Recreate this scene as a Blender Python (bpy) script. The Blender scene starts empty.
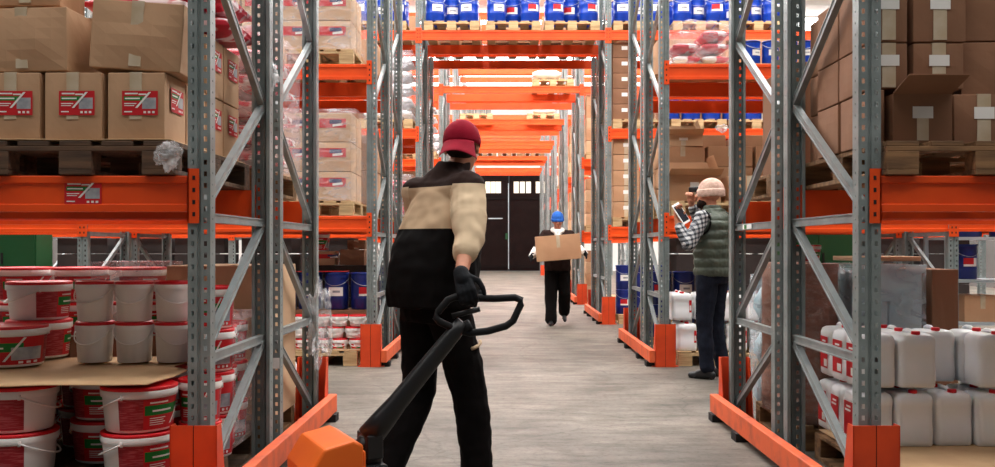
import bpy, bmesh, math, random
from mathutils import Vector, Matrix, noise

R = math.radians
scene = bpy.context.scene
col = scene.collection
random.seed(7)

# ------------------------------------------------------------------ camera, world, light
F, H, VX, VY = 950.0, 1.175, 505.3, 247.0          # focal length in pixels, eye height, vanishing point
cd = bpy.data.cameras.new('camera')
cam = bpy.data.objects.new('camera', cd)
col.objects.link(cam)
cam.location = (0, 0, H)
cam.rotation_euler = (R(90), 0, 0)
cd.sensor_width = 36.0
cd.lens = F / 995 * 36.0
cd.shift_x = -(VX - 497.5) / 995
cd.shift_y = (VY - 233.5) / 995
cd.clip_end = 200
scene.camera = cam

world = bpy.data.worlds.new('world')
scene.world = world
world.use_nodes = True
world.node_tree.nodes['Background'].inputs[0].default_value = (0.93, 0.96, 1.0, 1)
world.node_tree.nodes['Background'].inputs[1].default_value = 0.09

SKYLIGHT = 3.4              # emission of the daylight panes in the roof
scene.view_settings.view_transform = 'Standard'
scene.view_settings.look = 'None'
scene.view_settings.gamma = 1.0
scene.view_settings.exposure = 0.35
# (y centre, width, strength factor) of each roof pane, one over each aisle
ROOF_PANES = [(1.2, 2.2, 1.25), (7.9, 2.6, 2.4), (13.1, 2.6, 2.5), (18.1, 2.6, 3.2), (23.2, 2.6, 3.4), (28.2, 2.6, 3.4),
              (33.2, 2.6, 3.2), (38.2, 2.6, 2.6), (44.2, 3.0, 0.8)]
CEIL = 8.6


def X(px, Y): return (px - VX) * Y / F
def Z(py, Y): return H - (py - VY) * Y / F
def P(px, py, Y): return Vector((X(px, Y), Y, Z(py, Y)))


# ------------------------------------------------------------------ materials
def lin(c):
    return tuple((x / 12.92 if x <= .04045 else ((x + .055) / 1.055) ** 2.4) for x in c)


def rgb(r, g, b):
    return lin((r / 255, g / 255, b / 255))


def mat(name, c, rough=.6, metal=0.0, c2=None, scale=6.0, detail=4.0, bump=0.0, bscale=None, stretch=None, lo=.35, hi=.65, spec=.4, sss=0.0):
    m = bpy.data.materials.new(name)
    m.use_nodes = True
    nt = m.node_tree
    N, L = nt.nodes, nt.links
    b = N['Principled BSDF']
    b.inputs['Roughness'].default_value = rough
    b.inputs['Metallic'].default_value = metal
    b.inputs['Specular IOR Level'].default_value = spec
    b.inputs['Base Color'].default_value = (*c, 1)
    if sss:
        b.inputs['Subsurface Weight'].default_value = sss
        b.inputs['Subsurface Radius'].default_value = (.05, .04, .03)
    if c2 is not None or bump:
        tc = N.new('ShaderNodeTexCoord')
        mp = N.new('ShaderNodeMapping')
        L.new(tc.outputs['Object'], mp.inputs['Vector'])
        if stretch:
            mp.inputs['Scale'].default_value = stretch
        nz = N.new('ShaderNodeTexNoise')
        nz.inputs['Scale'].default_value = scale
        nz.inputs['Detail'].default_value = detail
        L.new(mp.outputs['Vector'], nz.inputs['Vector'])
        if c2 is not None:
            rp = N.new('ShaderNodeValToRGB')
            rp.color_ramp.elements[0].position = lo
            rp.color_ramp.elements[1].position = hi
            rp.color_ramp.elements[0].color = (*c, 1)
            rp.color_ramp.elements[1].color = (*c2, 1)
            L.new(nz.outputs['Fac'], rp.inputs['Fac'])
            L.new(rp.outputs['Color'], b.inputs['Base Color'])
        if bump:
            n2 = N.new('ShaderNodeTexNoise')
            n2.inputs['Scale'].default_value = bscale or scale * 4
            n2.inputs['Detail'].default_value = 3
            L.new(mp.outputs['Vector'], n2.inputs['Vector'])
            bp = N.new('ShaderNodeBump')
            bp.inputs['Strength'].default_value = bump
            bp.inputs['Distance'].default_value = .01
            L.new(n2.outputs['Fac'], bp.inputs['Height'])
            L.new(bp.outputs['Normal'], b.inputs['Normal'])
    return m


def film_mat(name, c, amount, scale=9.0, rough=.18):
    """clear wrapping film: mostly see-through, with pale glossy creases"""
    m = bpy.data.materials.new(name)
    m.use_nodes = True
    nt = m.node_tree
    N, L = nt.nodes, nt.links
    b = N['Principled BSDF']
    b.inputs['Base Color'].default_value = (*c, 1)
    b.inputs['Roughness'].default_value = rough
    b.inputs['Specular IOR Level'].default_value = .8
    tr = N.new('ShaderNodeBsdfTransparent')
    mx = N.new('ShaderNodeMixShader')
    tc = N.new('ShaderNodeTexCoord')
    mp = N.new('ShaderNodeMapping')
    mp.inputs['Scale'].default_value = (1, 1, 2.2)
    mp.inputs['Rotation'].default_value = (.4, .3, .2)
    L.new(tc.outputs['Object'], mp.inputs['Vector'])
    nz = N.new('ShaderNodeTexNoise')
    nz.inputs['Scale'].default_value = scale
    nz.inputs['Detail'].default_value = 5
    nz.inputs['Distortion'].default_value = 1.2
    L.new(mp.outputs['Vector'], nz.inputs['Vector'])
    rp = N.new('ShaderNodeMapRange')
    rp.inputs['From Min'].default_value = .4
    rp.inputs['From Max'].default_value = .68
    rp.inputs['To Min'].default_value = amount * .45
    rp.inputs['To Max'].default_value = min(.95, amount * 1.9)
    L.new(nz.outputs['Fac'], rp.inputs['Value'])
    L.new(rp.outputs['Result'], mx.inputs['Fac'])
    bp = N.new('ShaderNodeBump')
    bp.inputs['Strength'].default_value = .6
    bp.inputs['Distance'].default_value = .02
    L.new(nz.outputs['Fac'], bp.inputs['Height'])
    L.new(bp.outputs['Normal'], b.inputs['Normal'])
    L.new(tr.outputs[0], mx.inputs[1])
    L.new(b.outputs[0], mx.inputs[2])
    L.new(mx.outputs[0], N['Material Output'].inputs['Surface'])
    return m


def emit_mat(name, c, s):
    m = bpy.data.materials.new(name)
    m.use_nodes = True
    b = m.node_tree.nodes['Principled BSDF']
    b.inputs['Base Color'].default_value = (*c, 1)
    b.inputs['Emission Color'].default_value = (*c, 1)
    b.inputs['Emission Strength'].default_value = s
    return m


M = {}
M['steel'] = mat('galvanised_steel', rgb(112, 122, 121), .42, .12, rgb(140, 149, 148), 5, 4, .05, 60)
M['brace'] = mat('brace_steel', rgb(122, 130, 131), .38, .25, rgb(148, 155, 155), 7, 4)
M['orange'] = mat('orange_paint', rgb(236, 82, 22), .4, 0, rgb(220, 70, 18), 3, 4, .03, 40)
M['guard'] = mat('guard_orange', rgb(224, 74, 28), .5, 0, rgb(196, 60, 24), 4, 6, .05, 30)
M['railpaint'] = mat('worn_orange', rgb(226, 98, 52), .6, 0, rgb(190, 84, 52), 9, 8, .08, 40, lo=.45, hi=.72)
M['dark'] = mat('dark_gap', rgb(24, 22, 22), .8)
M['wood'] = mat('pallet_wood', rgb(150, 112, 76), .8, 0, rgb(104, 76, 52), 3.5, 6, .15, 30, (1, 9, 9))
M['wood_dark'] = mat('dark_pallet_wood', rgb(104, 78, 58), .85, 0, rgb(66, 50, 40), 3.5, 6, .15, 30, (1, 9, 9))
M['wood_pale'] = mat('pale_pallet_wood', rgb(206, 176, 132), .8, 0, rgb(168, 136, 96), 3.5, 6, .15, 30, (1, 9, 9))
M['carton'] = mat('cardboard', rgb(190, 152, 118), .82, 0, rgb(178, 140, 107), 2.5, 5, .05, 50)
M['carton_pale'] = mat('pale_cardboard', rgb(208, 172, 138), .82, 0, rgb(194, 158, 124), 2.5, 5, .05, 50)
M['carton_tan'] = mat('tan_cardboard', rgb(194, 150, 114), .82, 0, rgb(180, 136, 102), 2.5, 5, .05, 50)
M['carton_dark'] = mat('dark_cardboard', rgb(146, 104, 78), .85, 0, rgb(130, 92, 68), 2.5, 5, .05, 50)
M['carton_shade'] = mat('shade_dark_cardboard', rgb(52, 42, 40), .85, 0, rgb(42, 34, 33), 2.5, 5, .05, 50)  # near-black cardboard: the shade of the low gaps is put into its colour
M['sheet'] = mat('cardboard_sheet', rgb(206, 170, 128), .82, 0, rgb(186, 150, 112), 3, 5, .05, 40)
M['inside'] = mat('box_inside', rgb(120, 88, 64), .9)
M['tape'] = mat('packing_tape', rgb(202, 188, 166), .25, 0, rgb(186, 166, 138), 8, 4)
M['tape_brown'] = mat('brown_tape', rgb(178, 116, 52), .3)
M['white'] = mat('white_plastic', rgb(236, 233, 230), .38, 0, sss=0)
M['whitepaper'] = mat('white_paper', rgb(232, 230, 226), .7)
M['red'] = mat('red_plastic', rgb(214, 18, 30), .35)
M['redprint'] = mat('red_print', rgb(196, 26, 34), .5)
M['redtext'] = mat('dark_red_print', rgb(150, 24, 34), .5, 0, rgb(176, 70, 74), 60, 2, lo=.5, hi=.6, stretch=(.3, .3, 4))
M['green'] = mat('green_print', rgb(10, 122, 44), .5)
M['greyphoto'] = mat('grey_photo_print', rgb(128, 132, 140), .5, 0, rgb(176, 178, 182), 14, 3)
M['navyprint'] = mat('navy_print', rgb(34, 40, 92), .5)
M['blue'] = mat('blue_drum_paint', rgb(18, 66, 178), .3, 0, rgb(14, 54, 158), 3, 3, spec=.5)
M['navy'] = mat('navy_drum_paint', rgb(22, 40, 118), .3, 0, rgb(18, 32, 98), 3, 3, spec=.5)
M['bluelid'] = mat('blue_lid', rgb(16, 44, 124), .35)
M['wire'] = mat('wire_metal', rgb(170, 172, 176), .35, .8)
M['can'] = mat('translucent_can', rgb(244, 244, 245), .35, 0, rgb(232, 233, 235), 3, 2, sss=.15)
M['film'] = film_mat('clear_film', rgb(244, 244, 248), .17, 6)
M['film_thick'] = film_mat('layered_film', rgb(240, 238, 240), .3, 6)
M['film_pink'] = film_mat('film_over_red', rgb(246, 230, 232), .24, 6)
M['film_blue'] = film_mat('bluish_film', rgb(206, 222, 230), .3, 3)
M['film_brown'] = film_mat('film_over_brown', rgb(214, 186, 174), .22, 14)
M['sack'] = mat('sack_print', rgb(238, 232, 232), .45, 0, rgb(204, 40, 62), 5.5, 2, .25, 22, lo=.5, hi=.54)
M['sackred'] = mat('red_sack_print', rgb(198, 34, 56), .4, 0, rgb(236, 214, 218), 6, 2, .25, 22, lo=.56, hi=.6)
M['whitesack'] = mat('white_sack', rgb(240, 240, 242), .45, 0, rgb(222, 222, 228), 5, 3, .25, 20)
M['brownroll'] = mat('brown_roll_paper', rgb(142, 92, 72), .6, 0, rgb(116, 72, 56), 4, 4, .1, 40, (1, 1, 7))
M['bluegoods'] = mat('pale_blue_goods', rgb(160, 186, 196), .6, 0, rgb(190, 208, 214), 3, 4)
M['greencab'] = mat('green_paint', rgb(8, 70, 34), .5)
M['skin'] = mat('skin', rgb(200, 136, 106), .5, 0, rgb(188, 124, 96), 20, 3, sss=.1)
M['skin_dark'] = mat('tanned_skin', rgb(168, 112, 88), .5, 0, rgb(156, 100, 78), 20, 3, sss=.1)
M['brown_cloth'] = mat('dark_brown_cloth', rgb(46, 32, 29), .9, 0, rgb(38, 26, 24), 12, 4, .15, 90, spec=.12)
M['beige_cloth'] = mat('beige_cloth', rgb(204, 178, 148), .9, 0, rgb(188, 162, 132), 8, 4, .15, 90, spec=.12)
M['black_cloth'] = mat('black_cloth', rgb(17, 14, 14), .9, 0, rgb(13, 11, 11), 10, 4, .15, 90, spec=.12)
M['navy_cloth'] = mat('dark_denim', rgb(28, 32, 44), .9, 0, rgb(21, 24, 34), 14, 4, .2, 120, spec=.12)
M['cap_red'] = mat('crimson_cloth', rgb(150, 20, 44), .85, 0, rgb(132, 16, 38), 10, 4, .15, 90, spec=.12)
M['blue_knit'] = mat('blue_knit', rgb(32, 96, 184), .9, 0, rgb(24, 80, 164), 30, 2, .5, 160)
M['beige_knit'] = mat('pale_knit', rgb(216, 184, 168), .95, 0, rgb(196, 162, 146), 40, 2, .6, 130)
M['fleece'] = mat('white_fleece', rgb(232, 228, 222), .95, 0, rgb(214, 208, 202), 30, 3, .6, 120)
M['olive'] = mat('olive_nylon', rgb(74, 82, 70), .5, 0, rgb(60, 68, 58), 6, 4, .1, 30)
M['glove'] = mat('dark_glove', rgb(32, 34, 38), .75, 0, rgb(24, 26, 29), 20, 3, .2, 80, spec=.12)
M['boot'] = mat('black_leather', rgb(24, 24, 26), .4)
M['hair'] = mat('dark_hair', rgb(44, 30, 24), .7, 0, rgb(32, 22, 18), 60, 3, .4, 150, spec=.12)
M['eye'] = mat('eye_white', rgb(225, 222, 218), .3)
M['iris'] = mat('dark_iris', rgb(40, 26, 20), .3)
M['blackplastic'] = mat('black_plastic', rgb(26, 26, 28), .4)
M['rubber'] = mat('black_rubber', rgb(30, 30, 31), .6, spec=.12)
M['jack'] = mat('jack_orange', rgb(242, 112, 30), .45, 0, rgb(232, 100, 26), 3, 4)
M['jackyellow'] = mat('jack_yellow', rgb(236, 176, 30), .5)
M['screen'] = mat('dark_screen', rgb(40, 44, 52), .15)
M['door'] = mat('brown_door_paint', rgb(30, 17, 15), .8, 0, rgb(24, 13, 12), 3, 4, spec=.12)
M['doordark'] = mat('door_frame_paint', rgb(22, 13, 12), .8, spec=.12)
M['pane'] = emit_mat('daylit_door_pane', rgb(226, 218, 196), 0.55)
M['wall'] = mat('white_wall', rgb(232, 230, 226), .85, 0, rgb(222, 220, 216), 1.2, 4)
M['sidewall'] = mat('grey_wall', rgb(84, 80, 78), .85, 0, rgb(74, 70, 68), 1.2, 4)  # dark grey stands for unlit walls and keeps bounced light down
M['ceil'] = mat('white_ceiling', rgb(240, 240, 238), .85)
M['shelfmetal'] = mat('pale_shelf_metal', rgb(176, 186, 192), .5, .2)


def plaid():
    m = bpy.data.materials.new('plaid_flannel')
    m.use_nodes = True
    nt = m.node_tree
    N, L = nt.nodes, nt.links
    tc = N.new('ShaderNodeTexCoord')
    base = None
    facs = []
    for ax, rot in (('X', (0.0, 0.0, .3)), ('Z', (.15, 0.2, 0.0))):
        mp = N.new('ShaderNodeMapping')
        mp.inputs['Rotation'].default_value = rot
        L.new(tc.outputs['Object'], mp.inputs['Vector'])
        w = N.new('ShaderNodeTexWave')
        w.bands_direction = ax
        w.inputs['Scale'].default_value = 8.5
        L.new(mp.outputs['Vector'], w.inputs['Vector'])
        r = N.new('ShaderNodeValToRGB')
        r.color_ramp.interpolation = 'CONSTANT'
        r.color_ramp.elements[1].position = .55
        L.new(w.outputs['Fac'], r.inputs['Fac'])
        facs.append(r)
    ad = N.new('ShaderNodeMath')
    ad.operation = 'ADD'
    L.new(facs[0].outputs['Color'], ad.inputs[0])
    L.new(facs[1].outputs['Color'], ad.inputs[1])
    dv = N.new('ShaderNodeMath')
    dv.operation = 'MULTIPLY'
    dv.inputs[1].default_value = .5
    L.new(ad.outputs[0], dv.inputs[0])
    rp = N.new('ShaderNodeValToRGB')
    rp.color_ramp.interpolation = 'CONSTANT'
    e = rp.color_ramp.elements
    e[0].color = (*rgb(178, 178, 178), 1)
    e[1].position = .3
    e[1].color = (*rgb(104, 106, 112), 1)
    n = e.new(.8)
    n.color = (*rgb(30, 32, 38), 1)
    L.new(dv.outputs[0], rp.inputs['Fac'])
    b = N['Principled BSDF']
    b.inputs['Roughness'].default_value = .9
    L.new(rp.outputs['Color'], b.inputs['Base Color'])
    return m


M['plaid'] = plaid()


def concrete():
    m = bpy.data.materials.new('concrete_floor')
    m.use_nodes = True
    nt = m.node_tree
    N, L = nt.nodes, nt.links
    b = N['Principled BSDF']
    tc = N.new('ShaderNodeTexCoord')
    n1 = N.new('ShaderNodeTexNoise')
    n1.inputs['Scale'].default_value = .9
    n1.inputs['Detail'].default_value = 9
    n1.inputs['Roughness'].default_value = .62
    L.new(tc.outputs['Object'], n1.inputs['Vector'])
    r1 = N.new('ShaderNodeValToRGB')
    r1.color_ramp.elements[0].position = .3
    r1.color_ramp.elements[1].position = .72
    r1.color_ramp.elements[0].color = (*rgb(88, 82, 74), 1)
    r1.color_ramp.elements[1].color = (*rgb(140, 132, 121), 1)
    L.new(n1.outputs['Fac'], r1.inputs['Fac'])
    # scuffs: long smears along and across the aisle
    mp = N.new('ShaderNodeMapping')
    mp.inputs['Scale'].default_value = (.7, 3.2, 1)
    L.new(tc.outputs['Object'], mp.inputs['Vector'])
    n2 = N.new('ShaderNodeTexNoise')
    n2.inputs['Scale'].default_value = 2.2
    n2.inputs['Detail'].default_value = 8
    n2.inputs['Roughness'].default_value = .7
    L.new(mp.outputs['Vector'], n2.inputs['Vector'])
    r2 = N.new('ShaderNodeValToRGB')
    r2.color_ramp.elements[0].position = .36
    r2.color_ramp.elements[1].position = .58
    r2.color_ramp.elements[0].color = (.44, .42, .39, 1)
    r2.color_ramp.elements[1].color = (1, 1, 1, 1)
    L.new(n2.outputs['Fac'], r2.inputs['Fac'])
    mu = N.new('ShaderNodeMix')
    mu.data_type = 'RGBA'
    mu.blend_type = 'MULTIPLY'
    mu.inputs[0].default_value = .8
    L.new(r1.outputs['Color'], mu.inputs[6])
    L.new(r2.outputs['Color'], mu.inputs[7])
    # cracks
    nd = N.new('ShaderNodeTexNoise')
    nd.inputs['Scale'].default_value = 2.5
    nd.inputs['Detail'].default_value = 5
    L.new(tc.outputs['Object'], nd.inputs['Vector'])
    va = N.new('ShaderNodeVectorMath')
    va.operation = 'MULTIPLY_ADD'
    va.inputs[1].default_value = (.35, .35, 0)
    L.new(nd.outputs['Color'], va.inputs[0])
    L.new(tc.outputs['Object'], va.inputs[2])
    vo = N.new('ShaderNodeTexVoronoi')
    vo.feature = 'DISTANCE_TO_EDGE'
    vo.inputs['Scale'].default_value = .55
    L.new(va.outputs[0], vo.inputs['Vector'])
    r3 = N.new('ShaderNodeValToRGB')
    r3.color_ramp.elements[0].position = .0015
    r3.color_ramp.elements[1].position = .005
    r3.color_ramp.elements[0].color = (.45, .43, .41, 1)
    r3.color_ramp.elements[1].color = (1, 1, 1, 1)
    L.new(vo.outputs['Distance'], r3.inputs['Fac'])
    m2 = N.new('ShaderNodeMix')
    m2.data_type = 'RGBA'
    m2.blend_type = 'MULTIPLY'
    m2.inputs[0].default_value = .6
    L.new(mu.outputs[2], m2.inputs[6])
    L.new(r3.outputs['Color'], m2.inputs[7])
    L.new(m2.outputs[2], b.inputs['Base Color'])
    n5 = N.new('ShaderNodeTexNoise')
    n5.inputs['Scale'].default_value = 26
    n5.inputs['Detail'].default_value = 6
    n5.inputs['Roughness'].default_value = .75
    L.new(tc.outputs['Object'], n5.inputs['Vector'])
    n6 = N.new('ShaderNodeTexNoise')
    n6.inputs['Scale'].default_value = 1.9
    n6.inputs['Detail'].default_value = 6
    n6.inputs['Roughness'].default_value = .65
    n6.inputs['Distortion'].default_value = .8
    L.new(tc.outputs['Object'], n6.inputs['Vector'])
    prev = m2.outputs[2]
    for nz, lo, hi, c in ((n5, .38, .5, (.66, .64, .61, 1)), (n6, .34, .52, (.62, .6, .56, 1))):
        r5 = N.new('ShaderNodeValToRGB')
        r5.color_ramp.elements[0].position = lo
        r5.color_ramp.elements[1].position = hi
        r5.color_ramp.elements[0].color = c
        r5.color_ramp.elements[1].color = (1, 1, 1, 1)
        L.new(nz.outputs['Fac'], r5.inputs['Fac'])
        m5 = N.new('ShaderNodeMix')
        m5.data_type = 'RGBA'
        m5.blend_type = 'MULTIPLY'
        m5.inputs[0].default_value = .9
        L.new(prev, m5.inputs[6])
        L.new(r5.outputs['Color'], m5.inputs[7])
        prev = m5.outputs[2]
    L.new(prev, b.inputs['Base Color'])
    b.inputs['Roughness'].default_value = .62
    bp = N.new('ShaderNodeBump')
    bp.inputs['Strength'].default_value = .15
    bp.inputs['Distance'].default_value = .01
    L.new(n2.outputs['Fac'], bp.inputs['Height'])
    L.new(bp.outputs['Normal'], b.inputs['Normal'])
    return m


M['floor'] = concrete()


def banded(name, bands):
    """cloth sewn from panels stacked up the garment: [(lowest z of the panel, colour)]"""
    m = bpy.data.materials.new(name)
    m.use_nodes = True
    N, L = m.node_tree.nodes, m.node_tree.links
    tc = N.new('ShaderNodeTexCoord')
    sp = N.new('ShaderNodeSeparateXYZ')
    L.new(tc.outputs['Object'], sp.inputs[0])
    dv = N.new('ShaderNodeMath')
    dv.operation = 'MULTIPLY'
    dv.inputs[1].default_value = .5
    L.new(sp.outputs['Z'], dv.inputs[0])
    rp = N.new('ShaderNodeValToRGB')
    rp.color_ramp.interpolation = 'CONSTANT'
    e = rp.color_ramp.elements
    e[0].position = 0
    e[0].color = (*bands[0][1], 1)
    e[1].position = bands[1][0] / 2
    e[1].color = (*bands[1][1], 1)
    for z, c in bands[2:]:
        n = e.new(z / 2)
        n.color = (*c, 1)
    L.new(dv.outputs[0], rp.inputs['Fac'])
    b = N['Principled BSDF']
    b.inputs['Roughness'].default_value = .9
    b.inputs['Specular IOR Level'].default_value = .12
    L.new(rp.outputs['Color'], b.inputs['Base Color'])
    return m


M['jacket_body'] = banded('panelled_jacket_cloth', [(0, rgb(15, 12, 12)), (1.255, rgb(190, 162, 132)), (1.45, rgb(44, 29, 25))])
M['jacket_sleeve'] = banded('panelled_sleeve_cloth', [(0, rgb(206, 182, 152)), (1.455, rgb(44, 29, 25))])


# ------------------------------------------------------------------ mesh helpers
class MB:
    def __init__(s):
        s.v, s.f, s.m, s.sm = [], [], [], []

    def add(s, vs, fs, mi=0, smooth=False):
        o = len(s.v)
        s.v += [tuple(x) for x in vs]
        for f in fs:
            s.f.append([i + o for i in f])
            s.m.append(mi)
            s.sm.append(smooth)
        return s

    def box(s, x0, x1, y0, y1, z0, z1, mi=0, mtx=None):
        vs = [Vector((x, y, z)) for z in (z0, z1) for y in (y0, y1) for x in (x0, x1)]
        if mtx is not None:
            vs = [mtx @ v for v in vs]
        return s.add(vs, [(0, 2, 3, 1), (4, 5, 7, 6), (0, 1, 5, 4), (2, 6, 7, 3), (0, 4, 6, 2), (1, 3, 7, 5)], mi)

    def lathe(s, prof, n=24, mi=0, c=(0, 0, 0), smooth=True, cap=True, mtx=None):
        vs, fs = [], []
        for (r, z) in prof:
            for k in range(n):
                a = 2 * math.pi * k / n
                v = Vector((c[0] + r * math.cos(a), c[1] + r * math.sin(a), c[2] + z))
                vs.append(mtx @ v if mtx is not None else v)
        for i in range(len(prof) - 1):
            for k in range(n):
                a, b = i * n + k, i * n + (k + 1) % n
                fs.append((a, b, b + n, a + n))
        s.add(vs, fs, mi, smooth)
        if cap:
            o = len(s.v) - len(vs)
            s.f.append([o + k for k in range(n)][::-1]); s.m.append(mi); s.sm.append(False)
            e = o + (len(prof) - 1) * n
            s.f.append([e + k for k in range(n)]); s.m.append(mi); s.sm.append(False)
        return s

    def tube(s, path, r, n=8, mi=0, closed=False):
        pts = [Vector(p) for p in path]
        vs, fs = [], []
        k = len(pts)
        up0 = Vector((0.13, .21, 1)).normalized()
        for i, p in enumerate(pts):
            a = pts[(i - 1) % k] if (closed or i > 0) else p
            b = pts[(i + 1) % k] if (closed or i < k - 1) else p
            t = (b - a).normalized()
            u = t.cross(up0)
            if u.length < .05:
                u = t.cross(Vector((1, 0, 0)))
            u.normalize()
            w = t.cross(u)
            for j in range(n):
                q = 2 * math.pi * j / n
                rr = r[i] if isinstance(r, (list, tuple)) else r
                vs.append(p + (u * math.cos(q) + w * math.sin(q)) * rr)
        for i in range(k if closed else k - 1):
            for j in range(n):
                a, b = i * n + j, i * n + (j + 1) % n
                c, d = ((i + 1) % k) * n + (j + 1) % n, ((i + 1) % k) * n + j
                fs.append((a, b, c, d))
        s.add(vs, fs, mi, True)
        if not closed:
            o = len(s.v) - len(vs)
            s.f.append([o + j for j in range(n)]); s.m.append(mi); s.sm.append(False)
            s.f.append([o + (k - 1) * n + j for j in range(n)][::-1]); s.m.append(mi); s.sm.append(False)
        return s

    def prism(s, poly, axis, a0, a1, mi=0):
        """polygon in the two other axes, extruded along axis"""
        n = len(poly)
        def mk(p, a):
            return (a, p[0], p[1]) if axis == 'x' else (p[0], a, p[1]) if axis == 'y' else (p[0], p[1], a)
        vs = [mk(p, a0) for p in poly] + [mk(p, a1) for p in poly]
        fs = [list(range(n))[::-1], [n + i for i in range(n)]]
        fs += [(i, (i + 1) % n, n + (i + 1) % n, n + i) for i in range(n)]
        return s.add(vs, fs, mi)

    def bar(s, p0, p1, w, t, mi=0, side=Vector((1, 0, 0))):
        p0, p1 = Vector(p0), Vector(p1)
        d = (p1 - p0)
        L = d.length
        d.normalize()
        u = side - d * side.dot(d)
        u.normalize()
        v = d.cross(u)
        m = Matrix((u, v, d)).transposed().to_4x4()
        m.translation = p0
        return s.box(-t / 2, t / 2, -w / 2, w / 2, 0, L, mi, m)

    def mesh(s, name, mats, fix=True):
        me = bpy.data.meshes.new(name)
        me.from_pydata(s.v, [], s.f)
        for m in mats:
            me.materials.append(m)
        me.polygons.foreach_set('material_index', s.m)
        me.polygons.foreach_set('use_smooth', s.sm)
        me.update()
        if fix:
            b = bmesh.new()
            b.from_mesh(me)
            bmesh.ops.recalc_face_normals(b, faces=b.faces)
            b.to_mesh(me)
            b.free()
        return me

    def build(s, name, mats, parent=None, loc=(0, 0, 0), rz=0.0, bevel=0.0, fix=True):
        if not isinstance(mats, (list, tuple)):
            mats = [mats]
        return link(name, s.mesh(name, mats, fix), parent, loc, rz, bevel)


def link(name, me, parent=None, loc=(0, 0, 0), rz=0.0, bevel=0.0):
    o = bpy.data.objects.new(name, me)
    col.objects.link(o)
    o.location = loc
    o.rotation_euler = (0, 0, rz)
    if parent:
        o.parent = parent
    if bevel:
        b = o.modifiers.new('bevel', 'BEVEL')
        b.width = bevel
        b.segments = 2
        b.limit_method = 'ANGLE'
        b.angle_limit = R(40)
    return o


def thing(name, label, cat, loc=(0, 0, 0), rz=0.0, group=None):
    o = bpy.data.objects.new(name, None)
    o.empty_display_size = .1
    col.objects.link(o)
    o.location = loc
    o.rotation_euler = (0, 0, rz)
    return tag(o, label, cat, group)


def tag(o, label, cat, group=None):
    o['label'] = label
    o['category'] = cat
    if group:
        o['group'] = group
    return o


def struct(o):
    o['kind'] = 'structure'
    return o


def copy_tree(o, parent=None):
    c = o.copy()
    col.objects.link(c)
    if parent:
        c.parent = parent
    for ch in list(KIDS.get(o.name, [])):
        copy_tree(ch, c)
    return c


KIDS = {}


class Proto:
    """one of a kind, built once; every further use copies the thing and each of its parts"""
    def __init__(s, make):
        s.root, s.make = None, make

    def use(s, loc, label, group=None, rz=0.0, tilt=None, only=None):
        if s.root is None:
            s.root = s.make()
            s.seen = False
        def reg(o):
            KIDS[o.name] = [c for c in o.children]
            for c in o.children:
                reg(c)
        if not s.seen:
            reg(s.root)
            o = s.root
            s.seen = True
        else:
            o = copy_tree(s.root)
        o.location = loc
        o.rotation_euler = (tilt[0], tilt[1], rz) if tilt else (0, 0, rz)
        o['label'] = label
        if group:
            o['group'] = group
        return o


def evaluated(o, name, mats):
    dg = bpy.context.evaluated_depsgraph_get()
    dg.update()
    me = bpy.data.meshes.new_from_object(o.evaluated_get(dg))
    me.name = name
    old = o.data
    bpy.data.objects.remove(o)
    bpy.data.meshes.remove(old)
    me.materials.clear()
    for m in mats:
        me.materials.append(m)
    return me


ORD = ['first', 'second', 'third', 'fourth', 'fifth', 'sixth', 'seventh', 'eighth', 'ninth', 'tenth', 'eleventh', 'twelfth']

# ------------------------------------------------------------------ the building
f = MB()
f.add([(-14, -6, 0), (14, -6, 0), (14, 47, 0), (-14, 47, 0)], [(0, 1, 2, 3)])
struct(f.build('floor', M['floor']))
f = MB()
f.box(-14, 14, -6, 47, CEIL + .35, CEIL + .45)
for y in [-1.5, 4.6, 10.5, 15.6, 20.6, 25.7, 30.7, 35.7, 41.0]:
    f.box(-14, 14, y - .12, y + .12, CEIL, CEIL + .35)
struct(f.build('ceiling', M['ceil']))
for i, (y, w, k) in enumerate(ROOF_PANES):
    p = MB().box(-12, 12, y - w / 2, y + w / 2, CEIL + .3, CEIL + .34)
    struct(p.build('window_%d' % (i + 1), emit_mat('skylight_%d' % i, (1, .985, .96), SKYLIGHT * k)))
p = MB().box(-.6, .85, 2.4, 12.5, CEIL + .24, CEIL + .28)
struct(p.build('window_10', emit_mat('skylight_walkway', (1, .985, .96), SKYLIGHT * 1.2)))
YB = 46.6
w = MB()
DX0, DX1, DZ = X(473, YB), X(551, YB), 4.72
w.box(-14, DX0, YB, YB + .2, 0, CEIL + .4)
w.box(DX1, 14, YB, YB + .2, 0, CEIL + .4)
w.box(DX0, DX1, YB, YB + .2, DZ, CEIL + .4)
struct(w.build('wall_back', M['wall']))
struct(MB().box(-14.2, -14, -6, 47, 0, CEIL + .4).build('wall_left', M['sidewall']))
struct(MB().box(14, 14.2, -6, 47, 0, CEIL + .4).build('wall_right', M['sidewall']))

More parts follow.
